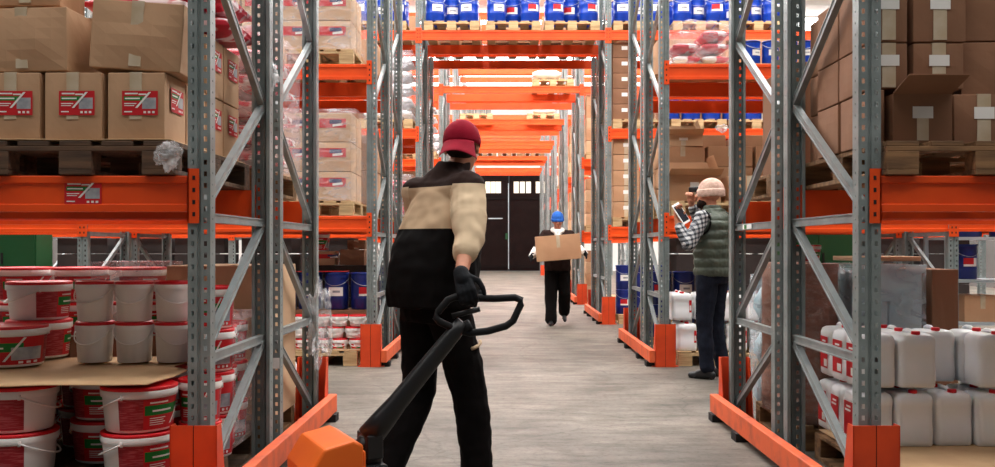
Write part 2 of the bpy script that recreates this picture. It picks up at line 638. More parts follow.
# the big double door at the end of the walkway
cx = X(509, YB)
for i, (x0, x1) in enumerate(((DX0, cx - .015), (cx + .015, DX1))):
    d = MB()
    n = 9
    for k in range(n):
        a, b = x0 + (x1 - x0) * k / n, x0 + (x1 - x0) * (k + 1) / n
        d.box(a + .006, b - .006, YB + .02, YB + .07, .02, DZ - .02)
    d.box(x0, x1, YB + .04, YB + .1, .02, DZ - .02)
    for zz in (.12, 3.5, DZ - .3):
        d.box(x0, x1, YB - .01, YB + .05, zz, zz + .18, 1)
    leaf = struct(d.build('door_%d' % (i + 1), [M['door'], M['doordark']]))
    g = MB()
    offs = (.55, .87, 1.19) if i else (.34, .6, .86)
    if i:
        offs = (.22, .52, .82, 1.3, 1.62)
    for q in offs:
        xa = x0 + q if i else x1 - q - .28
        g.box(xa, xa + .24, YB - .0, YB + .015, 3.82, 4.38)
    g.build('pane', M['pane'], leaf)
    if i == 0:
        MB().box(x1 - 1.0, x1 - .3, YB - .05, YB + .0, 2.55, 2.6).build('bolt_bar', M['shelfmetal'], leaf)
        MB().box(x1 - .03, x1 + .01, YB - .03, YB + .02, .1, 4.3).build('edge_strip', M['shelfmetal'], leaf)
        MB().box(x1 - .16, x1 - .02, YB - .06, YB - .0, 1.55, 1.85).build('lock_plate', M['greencab'], leaf)

# ------------------------------------------------------------------ pallet racks
PW, PD = .095, .07           # upright section
DEPTH, GAP = 1.10, .17       # one frame, and the gap to the rack behind
LV = [(1.33, 1.485), (2.83, 2.98), (4.33, 4.475), (5.83, 5.98)]


def upright_mesh(h, hole=True):
    s = MB()
    def strip(a, b, z0, z1, mi=0):
        s.add([(*a, z0), (*b, z0), (*b, z1), (*a, z1)], [(0, 1, 2, 3)], mi)
    w = PW / 2
    xs = [(-w, 0), (-.035, 0), (-.021, 0), (-.009, 0), (-.006, .008), (.006, .008), (.009, 0), (.021, 0), (.035, 0), (w, 0)]
    holes = {1, 7}
    for i in range(len(xs) - 1):
        if i in holes and hole:
            z = 0.0
            while z < h:
                zt = min(h, z + .029)
                strip(xs[i], xs[i + 1], z, zt)
                z += .05
        else:
            strip(xs[i], xs[i + 1], 0, h)
    for sg in (-1, 1):
        ys = [0, .031, .039, PD]
        for j in range(3):
            if j == 1 and hole:
                z = 0.0
                while z < h:
                    strip((sg * w, ys[j]), (sg * w, ys[j + 1]), z, min(h, z + .041))
                    z += .05
            else:
                strip((sg * w, ys[j]), (sg * w, ys[j + 1]), 0, h)
        strip((sg * w, PD), (sg * (w - .016), PD), 0, h)
    me = s.mesh('upright', [M['steel']], fix=False)
    o = bpy.data.objects.new('tmp', me)
    col.objects.link(o)
    so = o.modifiers.new('s', 'SOLIDIFY')
    so.thickness = .0022
    so.offset = 0
    return evaluated(o, 'upright', [M['steel']])


UP = upright_mesh(6.6)
UP_FAR = upright_mesh(6.6, hole=True)


def brace_mesh(L):
    s = MB()
    s.box(-.012, .012, -.019, .019, 0, L)
    s.box(-.012, .012, -.021, -.013, .01, L - .01)
    s.box(.012, .016, -.021, -.014, .01, L - .01)
    s.box(.012, .016, .014, .021, .01, L - .01)
    s.box(-.016, -.012, -.021, -.014, .01, L - .01)
    s.box(-.016, -.012, .014, .021, .01, L - .01)
    return s.mesh('brace', [M['brace']])


FOOT = MB().box(-.07, .07, -.02, .1, 0, .008).mesh('foot_plate', [M['steel']])
ZIG = [.12, .66, .70, 1.29, 1.34, 1.93, 1.95, 2.54, 2.57, 3.17, 3.19, 3.78, 3.81, 4.4, 4.43, 5.02, 5.05, 5.64, 5.67, 6.3]
BR = {}


def brace(parent, x, p, q, flip):
    """p, q = (y, z) in the rack's own frame"""
    dy, dz = q[0] - p[0], q[1] - p[1]
    L = math.hypot(dy, dz)
    key = round(L, 3)
    if key not in BR:
        BR[key] = brace_mesh(L)
    o = link('brace', BR[key], parent, (x, p[0], p[1]))
    o.rotation_euler = (-math.atan2(dy, dz), 0, 0)
    return o


def rail_mesh(L, h):
    s = MB()
    poly = [(0, 0), (.0, .03), (.008, .034), (.008, h - .034), (.0, h - .03), (0, h - .004), (.004, h), (.046, h), (.046, 0)]
    s.prism(poly, 'x', 0, L)
    return s.mesh('shelf_rail', [M['orange']])


def plate_mesh():
    s = MB()
    s.box(0, .05, -.008, -.003, 0, .235)
    s.box(0, .006, -.008, .05, 0, .235)
    for k in range(4):
        z = .03 + .052 * k
        s.box(.022, .034, -.0092, -.0075, z, z + .018, 1)
    return s.mesh('end_plate', [M['orange'], M['dark']])


PLATE = plate_mesh()
RL = {}


def rack(label, y0, posts, spans, mirrored=False, group=None, h_up=None, detail=True):
    """y0: front face of the rack; posts: x centres; spans: (level, post index, post index). A mirrored rack faces away."""
    r = thing('pallet_rack', label, 'rack', (posts[0], y0, 0), 0, group)
    x0 = posts[0]
    for px in posts:
        for back in (0, 1):
            u = link('upright', UP if detail else UP_FAR, r, (px - x0, DEPTH if back else 0, 0), math.pi if back else 0)
            if detail:
                link('foot_plate', FOOT, u)
        ya, yb = (.05, DEPTH - .05)
        if mirrored:
            ya, yb = yb, ya
        for hz in (.68, 1.305):
            brace(r, px - x0, (.03, hz), (DEPTH - .03, hz), False)
        for k in range(0, len(ZIG), 2):
            za, zb = ZIG[k], ZIG[k + 1]
            up = (k // 2) % 2 == 0 or k < 6
            if k < 6:
                brace(r, px - x0, (ya, za), (yb, zb), False)
            elif (k // 2) % 2 == 1:
                brace(r, px - x0, (yb, za), (ya, zb), False)
            else:
                brace(r, px - x0, (ya, za), (yb, zb), False)
    rails = []
    for (lv, i, j) in spans:
        a, b = posts[i] + PW / 2, posts[j] - PW / 2
        L, h = round(b - a, 4), LV[lv][1] - LV[lv][0]
        key = (L, round(h, 3))
        if key not in RL:
            RL[key] = rail_mesh(L, h)
        for back in (0, 1):
            o = link('shelf_rail', RL[key], r, (a - x0, 0, LV[lv][0] - .003))
            if back:
                o.location = (b - x0, DEPTH, LV[lv][0] - .003)
                o.rotation_euler = (0, 0, math.pi)
            if detail:
                for e in (0, 1):
                    p = link('end_plate', PLATE, o, (0 if not e else L, 0, -.05))
                    p.scale = (-1 if not e else 1, 1, 1)
            rails.append(o)
    r['tmp'] = 0
    del r['tmp']
    return r, rails


LX = [-1.3175 - 2.85 * k for k in range(3)]
RX = [1.5675 + 2.85 * k for k in range(3)]
ROW = [4.086, 9.36, 14.46, 19.45, 24.5, 29.5, 34.5, 39.5]
BK = DEPTH + GAP

r1 = rack('nearest rack beside the man in the red cap, holding red-labelled cartons', ROW[0], LX[1::-1], [(0, 0, 1)])
RAIL_L = r1[1][0]
rkb = rack('rack back to back with the nearest one, on the red-capped man\'s side', ROW[0] + BK, LX[1::-1], [(0, 0, 1)], True)
r2 = rack('nearest rack holding cartons with white stickers above white jerrycans', ROW[0], RX[:2], [(0, 0, 1)])
rkd = rack('rack back to back behind the jerrycan rack, between it and the man in the vest', ROW[0] + BK, RX[:2], [(0, 0, 1)], True)
both = [(lv, i, j) for lv in (0, 1) for (i, j) in ((0, 1), (1, 2))]
rack('second-row rack with small red pails and blue drums at floor level', ROW[1], LX[::-1], both)
rack('rear rack of the second row, behind the small red pails', ROW[1] + BK, LX[::-1], both, True)
rack('second-row rack that the man in the olive vest stands in front of', ROW[1], RX, both)
rack('rear rack of the second row, behind the man in the olive vest', ROW[1] + BK, RX, both, True)
allx = LX[1::-1] + RX[:2]
hall = ['third', 'fourth', 'fifth', 'sixth', 'seventh', 'last']
for i, y in enumerate(ROW[2:]):
    sp = [(lv, a, b) for lv in (0, 1) for (a, b) in ((0, 1), (2, 3))] + [(2, 0, 1), (2, 1, 2), (2, 2, 3)]
    if i >= 1:
        sp += [(3, 0, 1), (3, 1, 2), (3, 2, 3)]
    if i == 0:
        xs = LX[::-1] + RX
        sp = [(lv, a, b) for lv in (0, 1, 2) for (a, b) in ((0, 1), (1, 2), (3, 4), (4, 5))] + [(2, 2, 3)]
        extra = 'carrying blue drums above the man with the box'
    else:
        xs = allx
        extra = 'spanning the walkway before the brown door'
    rack('front rack of the %s row, %s' % (hall[i], extra), y, xs, sp, detail=i < 2)
    rack('rear rack of the %s row, %s' % (hall[i], extra.replace('carrying blue drums', 'behind the blue drums')), y + BK, xs, sp, True, detail=i < 2)

# sticker on the near rail, like the carton labels
def label_faces(s, x0, x1, z0, z1, y, base=0):
    """flat printed label facing -y; material slots from base: red, green, white, grey photo"""
    e = .0006
    W, Hh = x1 - x0, z1 - z0
    def q(a, b, c, d, k, mi):
        s.add([(x0 + a * W, y - k * e, z0 + c * Hh), (x0 + b * W, y - k * e, z0 + c * Hh), (x0 + b * W, y - k * e, z0 + d * Hh), (x0 + a * W, y - k * e, z0 + d * Hh)], [(0, 1, 2, 3)], base + mi)
    q(0, 1, 0, 1, 1, 0)
    q(.05, .66, .6, .78, 2, 1)
    q(.08, .44, .86, .92, 2, 2)
    q(.46, .68, .83, .89, 2, 2)
    q(.08, .5, .66, .72, 3, 2)
    q(.06, .4, .46, .5, 2, 2)
    q(.06, .34, .38, .41, 2, 2)
    q(.06, .28, .12, .17, 2, 2)
    q(.56, .95, .26, .72, 2, 3)
    for k in range(3):
        q(.6 + .12 * k, .67 + .12 * k, .08, .17, 2, 2)
    a, b = (.4, .3), (.78, .95)
    t = .035
    s.add([(x0 + (a[0] - t) * W, y - 4 * e, z0 + a[1] * Hh), (x0 + (a[0] + t) * W, y - 4 * e, z0 + a[1] * Hh), (x0 + (b[0] + t) * W, y - 4 * e, z0 + b[1] * Hh), (x0 + (b[0] - t) * W, y - 4 * e, z0 + b[1] * Hh)], [(0, 1, 2, 3)], base + 2)
    return s


MB().box(2.85 - .04, 2.85 + .045, -.002, -.0008, .49, .55).build('sticker', M['whitepaper'], rkb[0])
o = MB().box(-.0195, -.0165, .62, .84, 1.29, 1.32).build('sticker', M['whitepaper'], rkd[0])
MB().box(-.0205, -.0194, .74, .8, 1.292, 1.318).build('green_mark', M['green'], o)
LABMATS = [M['redprint'], M['green'], M['whitepaper'], M['greyphoto']]
s = MB()
xl = X(64, ROW[0]) - RAIL_L.location.x - LX[1]
label_faces(s, xl, xl + .16, .03, .13, .005)
s.build('sticker', LABMATS, RAIL_L, fix=False)['label'] = 'red and green product sticker on the orange rail'

# ------------------------------------------------------------------ post guards and floor rails
def make_guard():
    t = thing('post_guard', '', 'guard')
    s = MB()
    w, h = .1, .42
    s.box(-w, -.002, 0, .006, 0, h)
    s.box(.002, w, 0, .006, 0, h)
    for sg in (-1, 1):
        a, b = sg * w, sg * (w - .006)
        s.prism([(0, 0), (.16, 0), (.06, h), (0, h)], 'x', min(a, b), max(a, b))
    s.box(-.004, .004, .003, .008, 0, h, 1)
    s.build('shield', [M['guard'], M['dark']], t)
    b = MB()
    for sg in (-1, 1):
        b.box(min(sg * (w - .025), sg * (w + .03)), max(sg * (w - .025), sg * (w + .03)), .03, .12, 0, .008)
    b.build('foot_plate', M['guard'], t)
    return t


guard = Proto(make_guard)
gd = ['nearest', 'second-row', 'third-row', 'fourth-row', 'fifth-row', 'sixth-row', 'seventh-row', 'last']
for i, y in enumerate(ROW):
    for side, x in (('red-capped man\'s side', LX[0]), ('olive-vest man\'s side', RX[0])):
        guard.use((x, y - .075, 0), 'orange post guard facing the camera, %s post on the %s' % (gd[i], side), 'orange post guards')
        if i < 4:
            guard.use((x, y + BK + DEPTH + .075, 0), 'orange post guard seen from behind, %s rear post on the %s' % (gd[i], side), 'orange post guards', math.pi)


def make_rail():
    t = thing('floor_guard_rail', '', 'guard rail')
    s = MB()
    s.box(-.028, .028, -1.27, 1.27, .045, .165)
    s.build('bar', M['railpaint'], t, bevel=.006)
    for y in (-1.15, -.5, .5, 1.15):
        MB().box(-.05, .05, y - .06, y + .06, 0, .05).build('foot', M['dark'], t)
    return t


rail = Proto(make_rail)
for i, y in enumerate(ROW[:4]):
    for side, x in (('red-capped man\'s side', -1.186), ('olive-vest man\'s side', 1.436)):
        rail.use((x, y + 1.185, 0), 'orange floor rail along the foot of the %s frame, %s' % (gd[i], side), 'orange floor rails')

# ------------------------------------------------------------------ goods: pallets, cartons, pails, drums, cans, sacks, film
def pallet_maker(w, d, m):
    def f():
        t = thing('wooden_pallet', '', 'pallet')
        s = MB()
        n = 5 if w < 1 else 8
        bw = w / n * .78
        for k in range(n):
            x = -w / 2 + (w - bw) * k / (n - 1)
            s.box(x, x + bw, -d / 2, d / 2, .122, .144)
        for y in (-d / 2, -.07, d / 2 - .1):
            s.box(-w / 2, w / 2, y, y + .1 if y != -.07 else .07, .1, .122)
        for x in (-w / 2, -.07, w / 2 - .14):
            for y in (-d / 2, -.07, d / 2 - .1):
                s.box(x, x + .14, y, y + (.1 if y != -.07 else .14), .022, .1)
        for x in (-w / 2, -.07, w / 2 - .14):
            s.box(x, x + .14, -d / 2, d / 2, 0, .022)
        s.build('deck', m, t, bevel=.003)
        return t
    return f


PALS = {}


def pallet(x, y, z, label, w=.8, d=1.1, kind='wood', rz=0.0, group='wooden pallets'):
    k = (w, d, kind)
    if k not in PALS:
        PALS[k] = Proto(pallet_maker(w, d, M[kind]))
    return PALS[k].use((x, y, z), label, group, rz)


def carton_body(w, d, h, bulge=.006, seed=0):
    n = 5
    bm = bmesh.new()
    bmesh.ops.create_cube(bm, size=1)
    bmesh.ops.subdivide_edges(bm, edges=bm.edges[:], cuts=n, use_grid_fill=True)
    for v in bm.verts:
        x, y, z = v.co * 2
        bx, by, bz = (1 - x * x), (1 - y * y), (1 - z * z)
        k = bulge * (1 + .8 * noise.noise(Vector((x * 1.3 + seed * 7, y * 1.3, z * 1.3))))
        px, py, pz = x * w / 2, y * d / 2, z * h / 2
        if abs(x) > .99: px += math.copysign(k * by * bz, x)
        if abs(y) > .99: py += math.copysign(k * bx * bz, y)
        if abs(z) > .99 and z > 0: pz += -k * .8 * bx * by
        v.co = (px, py, pz + h / 2)
    me = bpy.data.meshes.new('body')
    bm.to_mesh(me)
    bm.free()
    return me


def carton_maker(w, d, h, style, m, seed):
    def f(w=w, d=d, h=h):
        t = thing('cardboard_box', '', 'box')
        if style in ('open', 'openfront'):
            s = MB()
            th = .005
            s.box(-w / 2, w / 2, -d / 2, d / 2, 0, th)
            s.box(-w / 2, w / 2, -d / 2, -d / 2 + th, th, h)
            s.box(-w / 2, w / 2, d / 2 - th, d / 2, th, h)
            s.box(-w / 2, -w / 2 + th, -d / 2 + th, d / 2 - th, th, h)
            s.box(w / 2 - th, w / 2, -d / 2 + th, d / 2 - th, th, h)
            s.build('body', [m], t)
            fl = d * .45
            for (a, b, hinge, ang) in (((-w / 2, w / 2), fl, 'front', 18), ((-w / 2, w / 2), fl, 'back', 70))[:1 if style == 'openfront' else 2]:
                c, sn = math.cos(R(ang)), math.sin(R(ang))
                y0 = -d / 2 if hinge == 'front' else d / 2
                sg = -1 if hinge == 'front' else 1
                q = MB()
                vs = [(a[0], y0, h), (a[1], y0, h), (a[1], y0 + sg * b * c, h + b * sn), (a[0], y0 + sg * b * c, h + b * sn)]
                vs += [(v[0], v[1], v[2] + th) for v in vs]
                q.add(vs, [(3, 2, 1, 0), (4, 5, 6, 7), (0, 1, 5, 4), (1, 2, 6, 5), (2, 3, 7, 6), (3, 0, 4, 7)])
                q.build('flap', m, t)
            for sg, ang in () if style == 'openfront' else ((-1, 80), (1, 110)):
                c, sn = math.cos(R(ang)), math.sin(R(ang))
                b = w * .4
                q = MB()
                vs = [(sg * w / 2, -d / 2, h), (sg * w / 2, d / 2, h), (sg * (w / 2 + b * c), d / 2, h + b * sn), (sg * (w / 2 + b * c), -d / 2, h + b * sn)]
                vs += [(v[0], v[1], v[2] + th) for v in vs]
                q.add(vs, [(3, 2, 1, 0), (4, 5, 6, 7), (0, 1, 5, 4), (1, 2, 6, 5), (2, 3, 7, 6), (3, 0, 4, 7)])
                q.build('flap', m, t)
        else:
            bl = .006 if style != 'bulgy' else .014
            w, d, h = w - 2.6 * bl, d - 2.6 * bl, h - .002
            me = carton_body(w, d, h, .006 if style != 'bulgy' else .014, seed)
            me.materials.append(m)
            link('body', me, t, bevel=.004)
            # the slit between the top flaps
            MB().box(-.0015, .0015, -d / 2 + .01, d / 2 - .01, h - .012, h - .002).build('top_slit', M['dark'], t)
        yf = -d / 2 - .0075
        if style in ('redlabel', 'bulgy', 'tape', 'whitetape', 'open', 'openfront'):
            q = MB()
            tw = .026 if style != 'whitetape' else .03
            z0 = h * (.05 if style == 'bulgy' else .5 if style == 'tape' else .0 if style == 'whitetape' else .3)
            if style == 'whitetape':
                z0 = h * .03
            if style not in ('open', 'openfront'):
                q.box(-tw, tw, yf, yf + .006, z0, h + .001)
                q.box(-tw, tw, -d / 2, d / 2, h - .007, h + .001)
            else:
                q.box(-tw, tw, -d / 2 - .0015, -d / 2, h * .05, h * .6)
            q.build('tape', M['tape'], t)
        if style in ('whitetape', 'open', 'openfront', 'sticker'):
            MB().box(-.045, .045, (yf if style not in ('open', 'openfront') else -d / 2) - .0022, (yf if style not in ('open', 'openfront') else -d / 2) - .0012, h * .5, h * .74).build('sticker', M['whitepaper'], t)
        if style == 'redlabel':
            lw, lh = .155, .105
            q = MB()
            label_faces(q, -lw / 2 + .02, lw / 2 + .02, h * .36, h * .36 + lh, yf - .001)
            q.build('label', LABMATS, t, fix=False)
            q = MB()
            label_faces(q, -lw / 2, lw / 2, h * .45, h * .45 + lh, 0)
            o = q.build('label', LABMATS, t, fix=False)
            o.location = (w / 2 + .0085, 0, 0)
            o.rotation_euler = (0, 0, R(90))
        if style == 'band':
            q = MB()
            a, b = -w * .4, w * .36
            q.add([(a, yf, h * .48), (b, yf, h * .48), (b, yf, h * .8), (a, yf, h * .8)], [(0, 1, 2, 3)], 0)
            e = .0006
            q.add([(a + .1, yf - e, h * .62), (a + .22, yf - e, h * .62), (a + .22, yf - e, h * .76), (a + .1, yf - e, h * .76)], [(0, 1, 2, 3)], 1)
            q.add([(a + .13, yf - 2 * e, h * .52), (a + .23, yf - 2 * e, h * .56), (a + .23, yf - 2 * e, h * .64), (a + .13, yf - 2 * e, h * .6)], [(0, 1, 2, 3)], 2)
            q.build('label', [M['redprint'], M['navyprint'], M['whitepaper']], t, fix=False)
        return t
    return f


CARTS = {}


def carton(x, y, z, w, d, h, label, style='plain', m='carton', rz=0.0, tilt=None, group='cardboard boxes', seed=0):
    k = (w, d, h, style, m, seed)
    if k not in CARTS:
        CARTS[k] = Proto(carton_maker(w, d, h, style, M[m], seed))
    return CARTS[k].use((x, y, z), label, group, rz, tilt)


def pail_maker(r, h, kind):
    def f():
        t = thing('plastic_pail', '', 'pail')
        rb = r * .86
        hb = h - .015
        MB().lathe([(rb - .004, 0), (rb, .004), (r * .965, hb - .004), (r * .965, hb)], 28).build('body', M['white'] if kind != 'red' else M['redprint'], t)
        s = MB()
        s.lathe([(r * .99, hb - .034), (r * 1.0, hb - .03), (r * 1.0, hb - .006), (r * .985, hb - .004)], 28, 1, cap=False)
        s.lathe([(r * .985, hb - .006), (r * 1.0, hb - .002), (r * 1.0, hb + .008), (r * .95, hb + .012), (r * .9, hb + .006)], 28, 0)
        s.build('lid', [M['red'], M['white']], t)
        ph = R(-90)
        path = []
        for k in range(15):
            a = R(-172 - (135 if kind == 'label' else 0)) + R(164) * k / 14
            z = hb - .03 - math.sin(math.pi * k / 14) * h * .34
            rr = r * 1.0 + .004 * math.sin(math.pi * k / 14)
            path.append((rr * math.cos(a), rr * math.sin(a), z))
        hd = MB()
        hd.tube(path, .0045 if r > .12 else .0035, 6)
        for e in (path[0], path[-1]):
            hd.lathe([(.007, -.012), (.007, .012)], 10, 0, (e[0] * .985, e[1] * .985, e[2]))
        hd.build('handle', M['white'], t)
        if kind in ('label', 'small'):
            s = MB()
            a0, a1 = (R(-150), R(60)) if kind == 'label' else (R(-140), R(-40))
            z0, z1 = .012, hb - .04
            def pt(u, v, k):
                a = a0 + (a1 - a0) * u
                z = z0 + (z1 - z0) * v
                rr = rb + (r * .965 - rb) * (z / hb) + .001 + .0005 * k
                return (rr * math.cos(a), rr * math.sin(a), z)
            def patch(u0, u1, v0, v1, mi, k=1):
                n = max(1, int(abs(u1 - u0) * 30))
                for q in range(n):
                    ua, ub = u0 + (u1 - u0) * q / n, u0 + (u1 - u0) * (q + 1) / n
                    s.add([pt(ua, v0, k), pt(ub, v0, k), pt(ub, v1, k), pt(ua, v1, k)], [(0, 1, 2, 3)], mi, True)
            patch(0, 1, 0, 1, 0, 0)
            if kind == 'small':
                patch(.25, .8, .58, .88, 2)
                patch(.4, .9, .12, .38, 1)
            else:
                patch(0, .19, .02, .98, 4)
                patch(.82, 1, .02, .98, 4)
                patch(.2, .6, .46, .78, 1)
                patch(.26, .44, .57, .63, 2, 2)
                patch(.24, .4, .84, .89, 2)
                for q in range(4):
                    patch(.24, .36 + .02 * (q % 2), .14 + .07 * q, .165 + .07 * q, 2)
                patch(.5, .78, .16, .62, 3, 2)
                for q in range(3):
                    patch(.56 + .07 * q, .6 + .07 * q, .04, .12, 2)
                for q in range(10):
                    ta, tb_ = q / 10, (q + 1) / 10
                    ua, ub = .44 + .17 * ta, .44 + .17 * tb_
                    va, vb = .12 + .85 * ta, .12 + .85 * tb_
                    s.add([pt(ua - .012, va, 4), pt(ua + .012, va, 4), pt(ub + .012, vb, 4), pt(ub - .012, vb, 4)], [(0, 1, 2, 3)], 2, True)
            s.build('label', LABMATS + [M['redtext']], t, fix=False)
        return t
    return f


PAILS = {'large': Proto(pail_maker(.167, .205, 'label')), 'white': Proto(pail_maker(.097, .21, 'plain')), 'labelled': Proto(pail_maker(.1, .21, 'label')),
         'small': Proto(pail_maker(.0845, .115, 'plain')), 'smallred': Proto(pail_maker(.0845, .115, 'small'))}


def drum_maker(r, h, m, lab):
    def f():
        t = thing('metal_drum', '', 'drum')
        pr = [(r * .95, 0), (r * .97, .006)]
        for k in (.3, .62, .86):
            pr += [(r * .97, h * k - .012), (r, h * k), (r * .97, h * k + .012)]
        pr += [(r * .97, h - .02), (r * .98, h - .016)]
        MB().lathe(pr, 28).build('body', m, t)
        MB().lathe([(r * .985, h - .024), (r * 1.015, h - .02), (r * 1.015, h - .006), (r * .98, h - .003), (r * .93, h - .008)], 28).build('lid', M['bluelid'], t)
        path = []
        for k in range(13):
            a = R(-170) + R(160) * k / 12
            z = h * .84 - math.sin(math.pi * k / 12) * h * .2
            path.append((r * 1.03 * math.cos(a), r * 1.03 * math.sin(a), z))
        hd = MB().tube(path, .0035, 6)
        hd.build('handle', M['wire'], t)
        s = MB()
        nu, nv = 14, 8
        a0, a1, z0, z1 = R(-120), R(-52), h * .36, h * .6
        for i in range(nu):
            for j in range(nv):
                u, v = (i + .5) / nu, (j + .5) / nv
                mi = 0
                if lab == 'red':
                    mi = 1 if v > .3 and u < .75 else 0
                elif .35 < v < .6 and .25 < u < .8:
                    mi = 2
                def pt(u, v):
                    a = a0 + (a1 - a0) * u
                    return (r * 1.012 * math.cos(a), r * 1.012 * math.sin(a), z0 + (z1 - z0) * v)
                s.add([pt(i / nu, j / nv), pt((i + 1) / nu, j / nv), pt((i + 1) / nu, (j + 1) / nv), pt(i / nu, (j + 1) / nv)], [(0, 1, 2, 3)], mi, True)
        s.build('label', [M['whitepaper'], M['redprint'], M['greyphoto']], t, fix=False)
        return t
    return f


DRUMS = {'blue': Proto(drum_maker(.147, .43, M['blue'], 'white')), 'bluered': Proto(drum_maker(.147, .43, M['blue'], 'red')),
         'navy': Proto(drum_maker(.126, .375, M['navy'], 'white')), 'navyred': Proto(drum_maker(.126, .375, M['navy'], 'red'))}


def rrect(w, d, r, n=4):
    pts = []
    for (cx, cy, a0) in ((w / 2 - r, d / 2 - r, 0), (-w / 2 + r, d / 2 - r, 90), (-w / 2 + r, -d / 2 + r, 180), (w / 2 - r, -d / 2 + r, 270)):
        for k in range(n + 1):
            a = R(a0 + 90 * k / n)
            pts.append((cx + r * math.cos(a), cy + r * math.sin(a)))
    return pts


def can_maker(side_label, front_label):
    def f():
        t = thing('jerrycan', '', 'jerrycan')
        w, d, h = .2, .2, .3
        rings = [(.9, .02, 0), (.97, .03, .008), (.985, .035, .03), (.985, .035, .1), (.97, .035, .105), (.97, .035, .2), (.985, .035, .205), (.985, .035, .235), (.93, .04, .258), (.8, .045, .268), (.5, .03, .27)]
        vs, n = [], None
        for (k, r, z) in rings:
            p = rrect(w * k, d * k, r)
            n = len(p)
            vs += [(x, y, z) for x, y in p]
        fs = [(i * n + j, i * n + (j + 1) % n, (i + 1) * n + (j + 1) % n, (i + 1) * n + j) for i in range(len(rings) - 1) for j in range(n)]
        s = MB().add(vs, fs, 0, True)
        s.add([vs[j] for j in range(n)], [list(range(n))[::-1]])
        s.add([vs[(len(rings) - 1) * n + j] for j in range(n)], [list(range(n))])
        s.build('body', M['can'], t)
        MB().tube([(.0, .075, .262), (.0, .07, .274), (.0, .045, .282), (.0, -.0, .282), (0, -.02, .274), (0, -.03, .262)], .011, 8).build('handle', M['can'], t)
        MB().lathe([(.02, .262), (.02, .266), (.022, .268), (.022, .282), (.02, .285)], 16, 0, (.0, -.062, 0)).build('cap', M['red'], t)
        if side_label:
            q = MB()
            x = -w / 2 - .0005
            def qd(a, b, c, e, mi, k):
                q.add([(x - k * .0006, a, c), (x - k * .0006, b, c), (x - k * .0006, b, e), (x - k * .0006, a, e)], [(0, 1, 2, 3)], mi)
            qd(-.065, .065, .04, .215, 0, 1)
            qd(-.055, .0, .05, .09, 1, 2)
            qd(-.03, .05, .165, .175, 1, 2)
            qd(-.03, .03, .185, .195, 1, 2)
            q.build('label', [M['redprint'], M['whitepaper']], t, fix=False)
        if front_label:
            q = MB()
            y = -d / 2 - .0005
            q.add([(.066, y, .08), (.09, y, .08), (.09, y, .2), (.066, y, .2)], [(0, 1, 2, 3)])
            q.add([(.07, y - .0006, .1), (.086, y - .0006, .1), (.086, y - .0006, .15), (.07, y - .0006, .15)], [(0, 1, 2, 3)], 1)
            q.build('label', [M['redprint'], M['whitepaper']], t, fix=False)
        return t
    return f


CANS = {'side': Proto(can_maker(True, False)), 'plain': Proto(can_maker(False, False)), 'front': Proto(can_maker(False, True))}


def sack_maker(w, d, h, m, seed):
    def f():
        bm = bmesh.new()
        bmesh.ops.create_cube(bm, size=2)
        bmesh.ops.subdivide_edges(bm, edges=bm.edges[:], cuts=7, use_grid_fill=True)
        for v in bm.verts:
            x, y, z = v.co
            e = (1 - abs(x) ** 5) * (1 - abs(y) ** 4)
            zz = z * (.25 + .75 * e)
            nn = noise.noise(Vector((x * 2.1 + seed * 3.1, y * 2.1, z * 2))) * .09
            v.co = (x * w / 2 * (1 + nn * .3), y * d / 2 * (1 + nn * .3), (zz * (1 + nn)) * h / 2 + h / 2)
        zl, zh = min(v.co.z for v in bm.verts), max(v.co.z for v in bm.verts)
        for v in bm.verts:
            v.co.z = .002 + (v.co.z - zl) / (zh - zl) * (h - .014)
            v.co.x *= .95
            v.co.y *= .95
        for fa in bm.faces:
            fa.smooth = True
        me = bpy.data.meshes.new('filled_sack')
        bm.to_mesh(me)
        bm.free()
        me.materials.append(m)
        o = link('filled_sack', me)
        tag(o, '', 'sack')
        return o
    return f


SACKS = {}


def sack(x, y, z, w, d, h, label, m='sack', rz=0.0, seed=0, group='filled sacks', tilt=None):
    k = (w, d, h, m, seed)
    if k not in SACKS:
        SACKS[k] = Proto(sack_maker(w, d, h, M[m], seed))
    return SACKS[k].use((x, y, z), label, group, rz, tilt)


def wrap(x0, x1, y0, y1, z0, z1, label, m='film', seed=1, top=True, n=9, amp=.02, group=None):
    """stretch film pulled round a load: a thin wrinkled shell"""
    bm = bmesh.new()
    bmesh.ops.create_cube(bm, size=2)
    bmesh.ops.subdivide_edges(bm, edges=bm.edges[:], cuts=n, use_grid_fill=True)
    dl = [f_ for f_ in bm.faces if f_.normal.z < -.5 or (not top and f_.normal.z > .5)]
    bmesh.ops.delete(bm, geom=dl, context='FACES')
    cx, cy = (x0 + x1) / 2, (y0 + y1) / 2
    for v in bm.verts:
        x, y, z = v.co
        k = 1 - .008 * (abs(x) > .99 and abs(y) > .99)
        q = Vector((x * 2.4 + seed * 5, y * 2.4, z * 3.5))
        d = Vector((noise.noise(q), noise.noise(q + Vector((9, 0, 0))), noise.noise(q + Vector((0, 9, 0))))) * amp
        v.co = Vector((x * k * ((x1 - x0) / 2 - amp + abs(d.x)), y * k * ((y1 - y0) / 2 - amp + abs(d.y)), (z + 1) / 2 * (z1 - z0) + (abs(d.z) if z > .9 else .4 * d.z if z > -.9 else .002)))
    for fa in bm.faces:
        fa.smooth = True
    me = bpy.data.meshes.new('plastic_wrap')
    bm.to_mesh(me)
    bm.free()
    me.materials.append(M[m])
    o = link('plastic_wrap', me, None, (cx, cy, z0))
    return tag(o, label, 'plastic film', group)


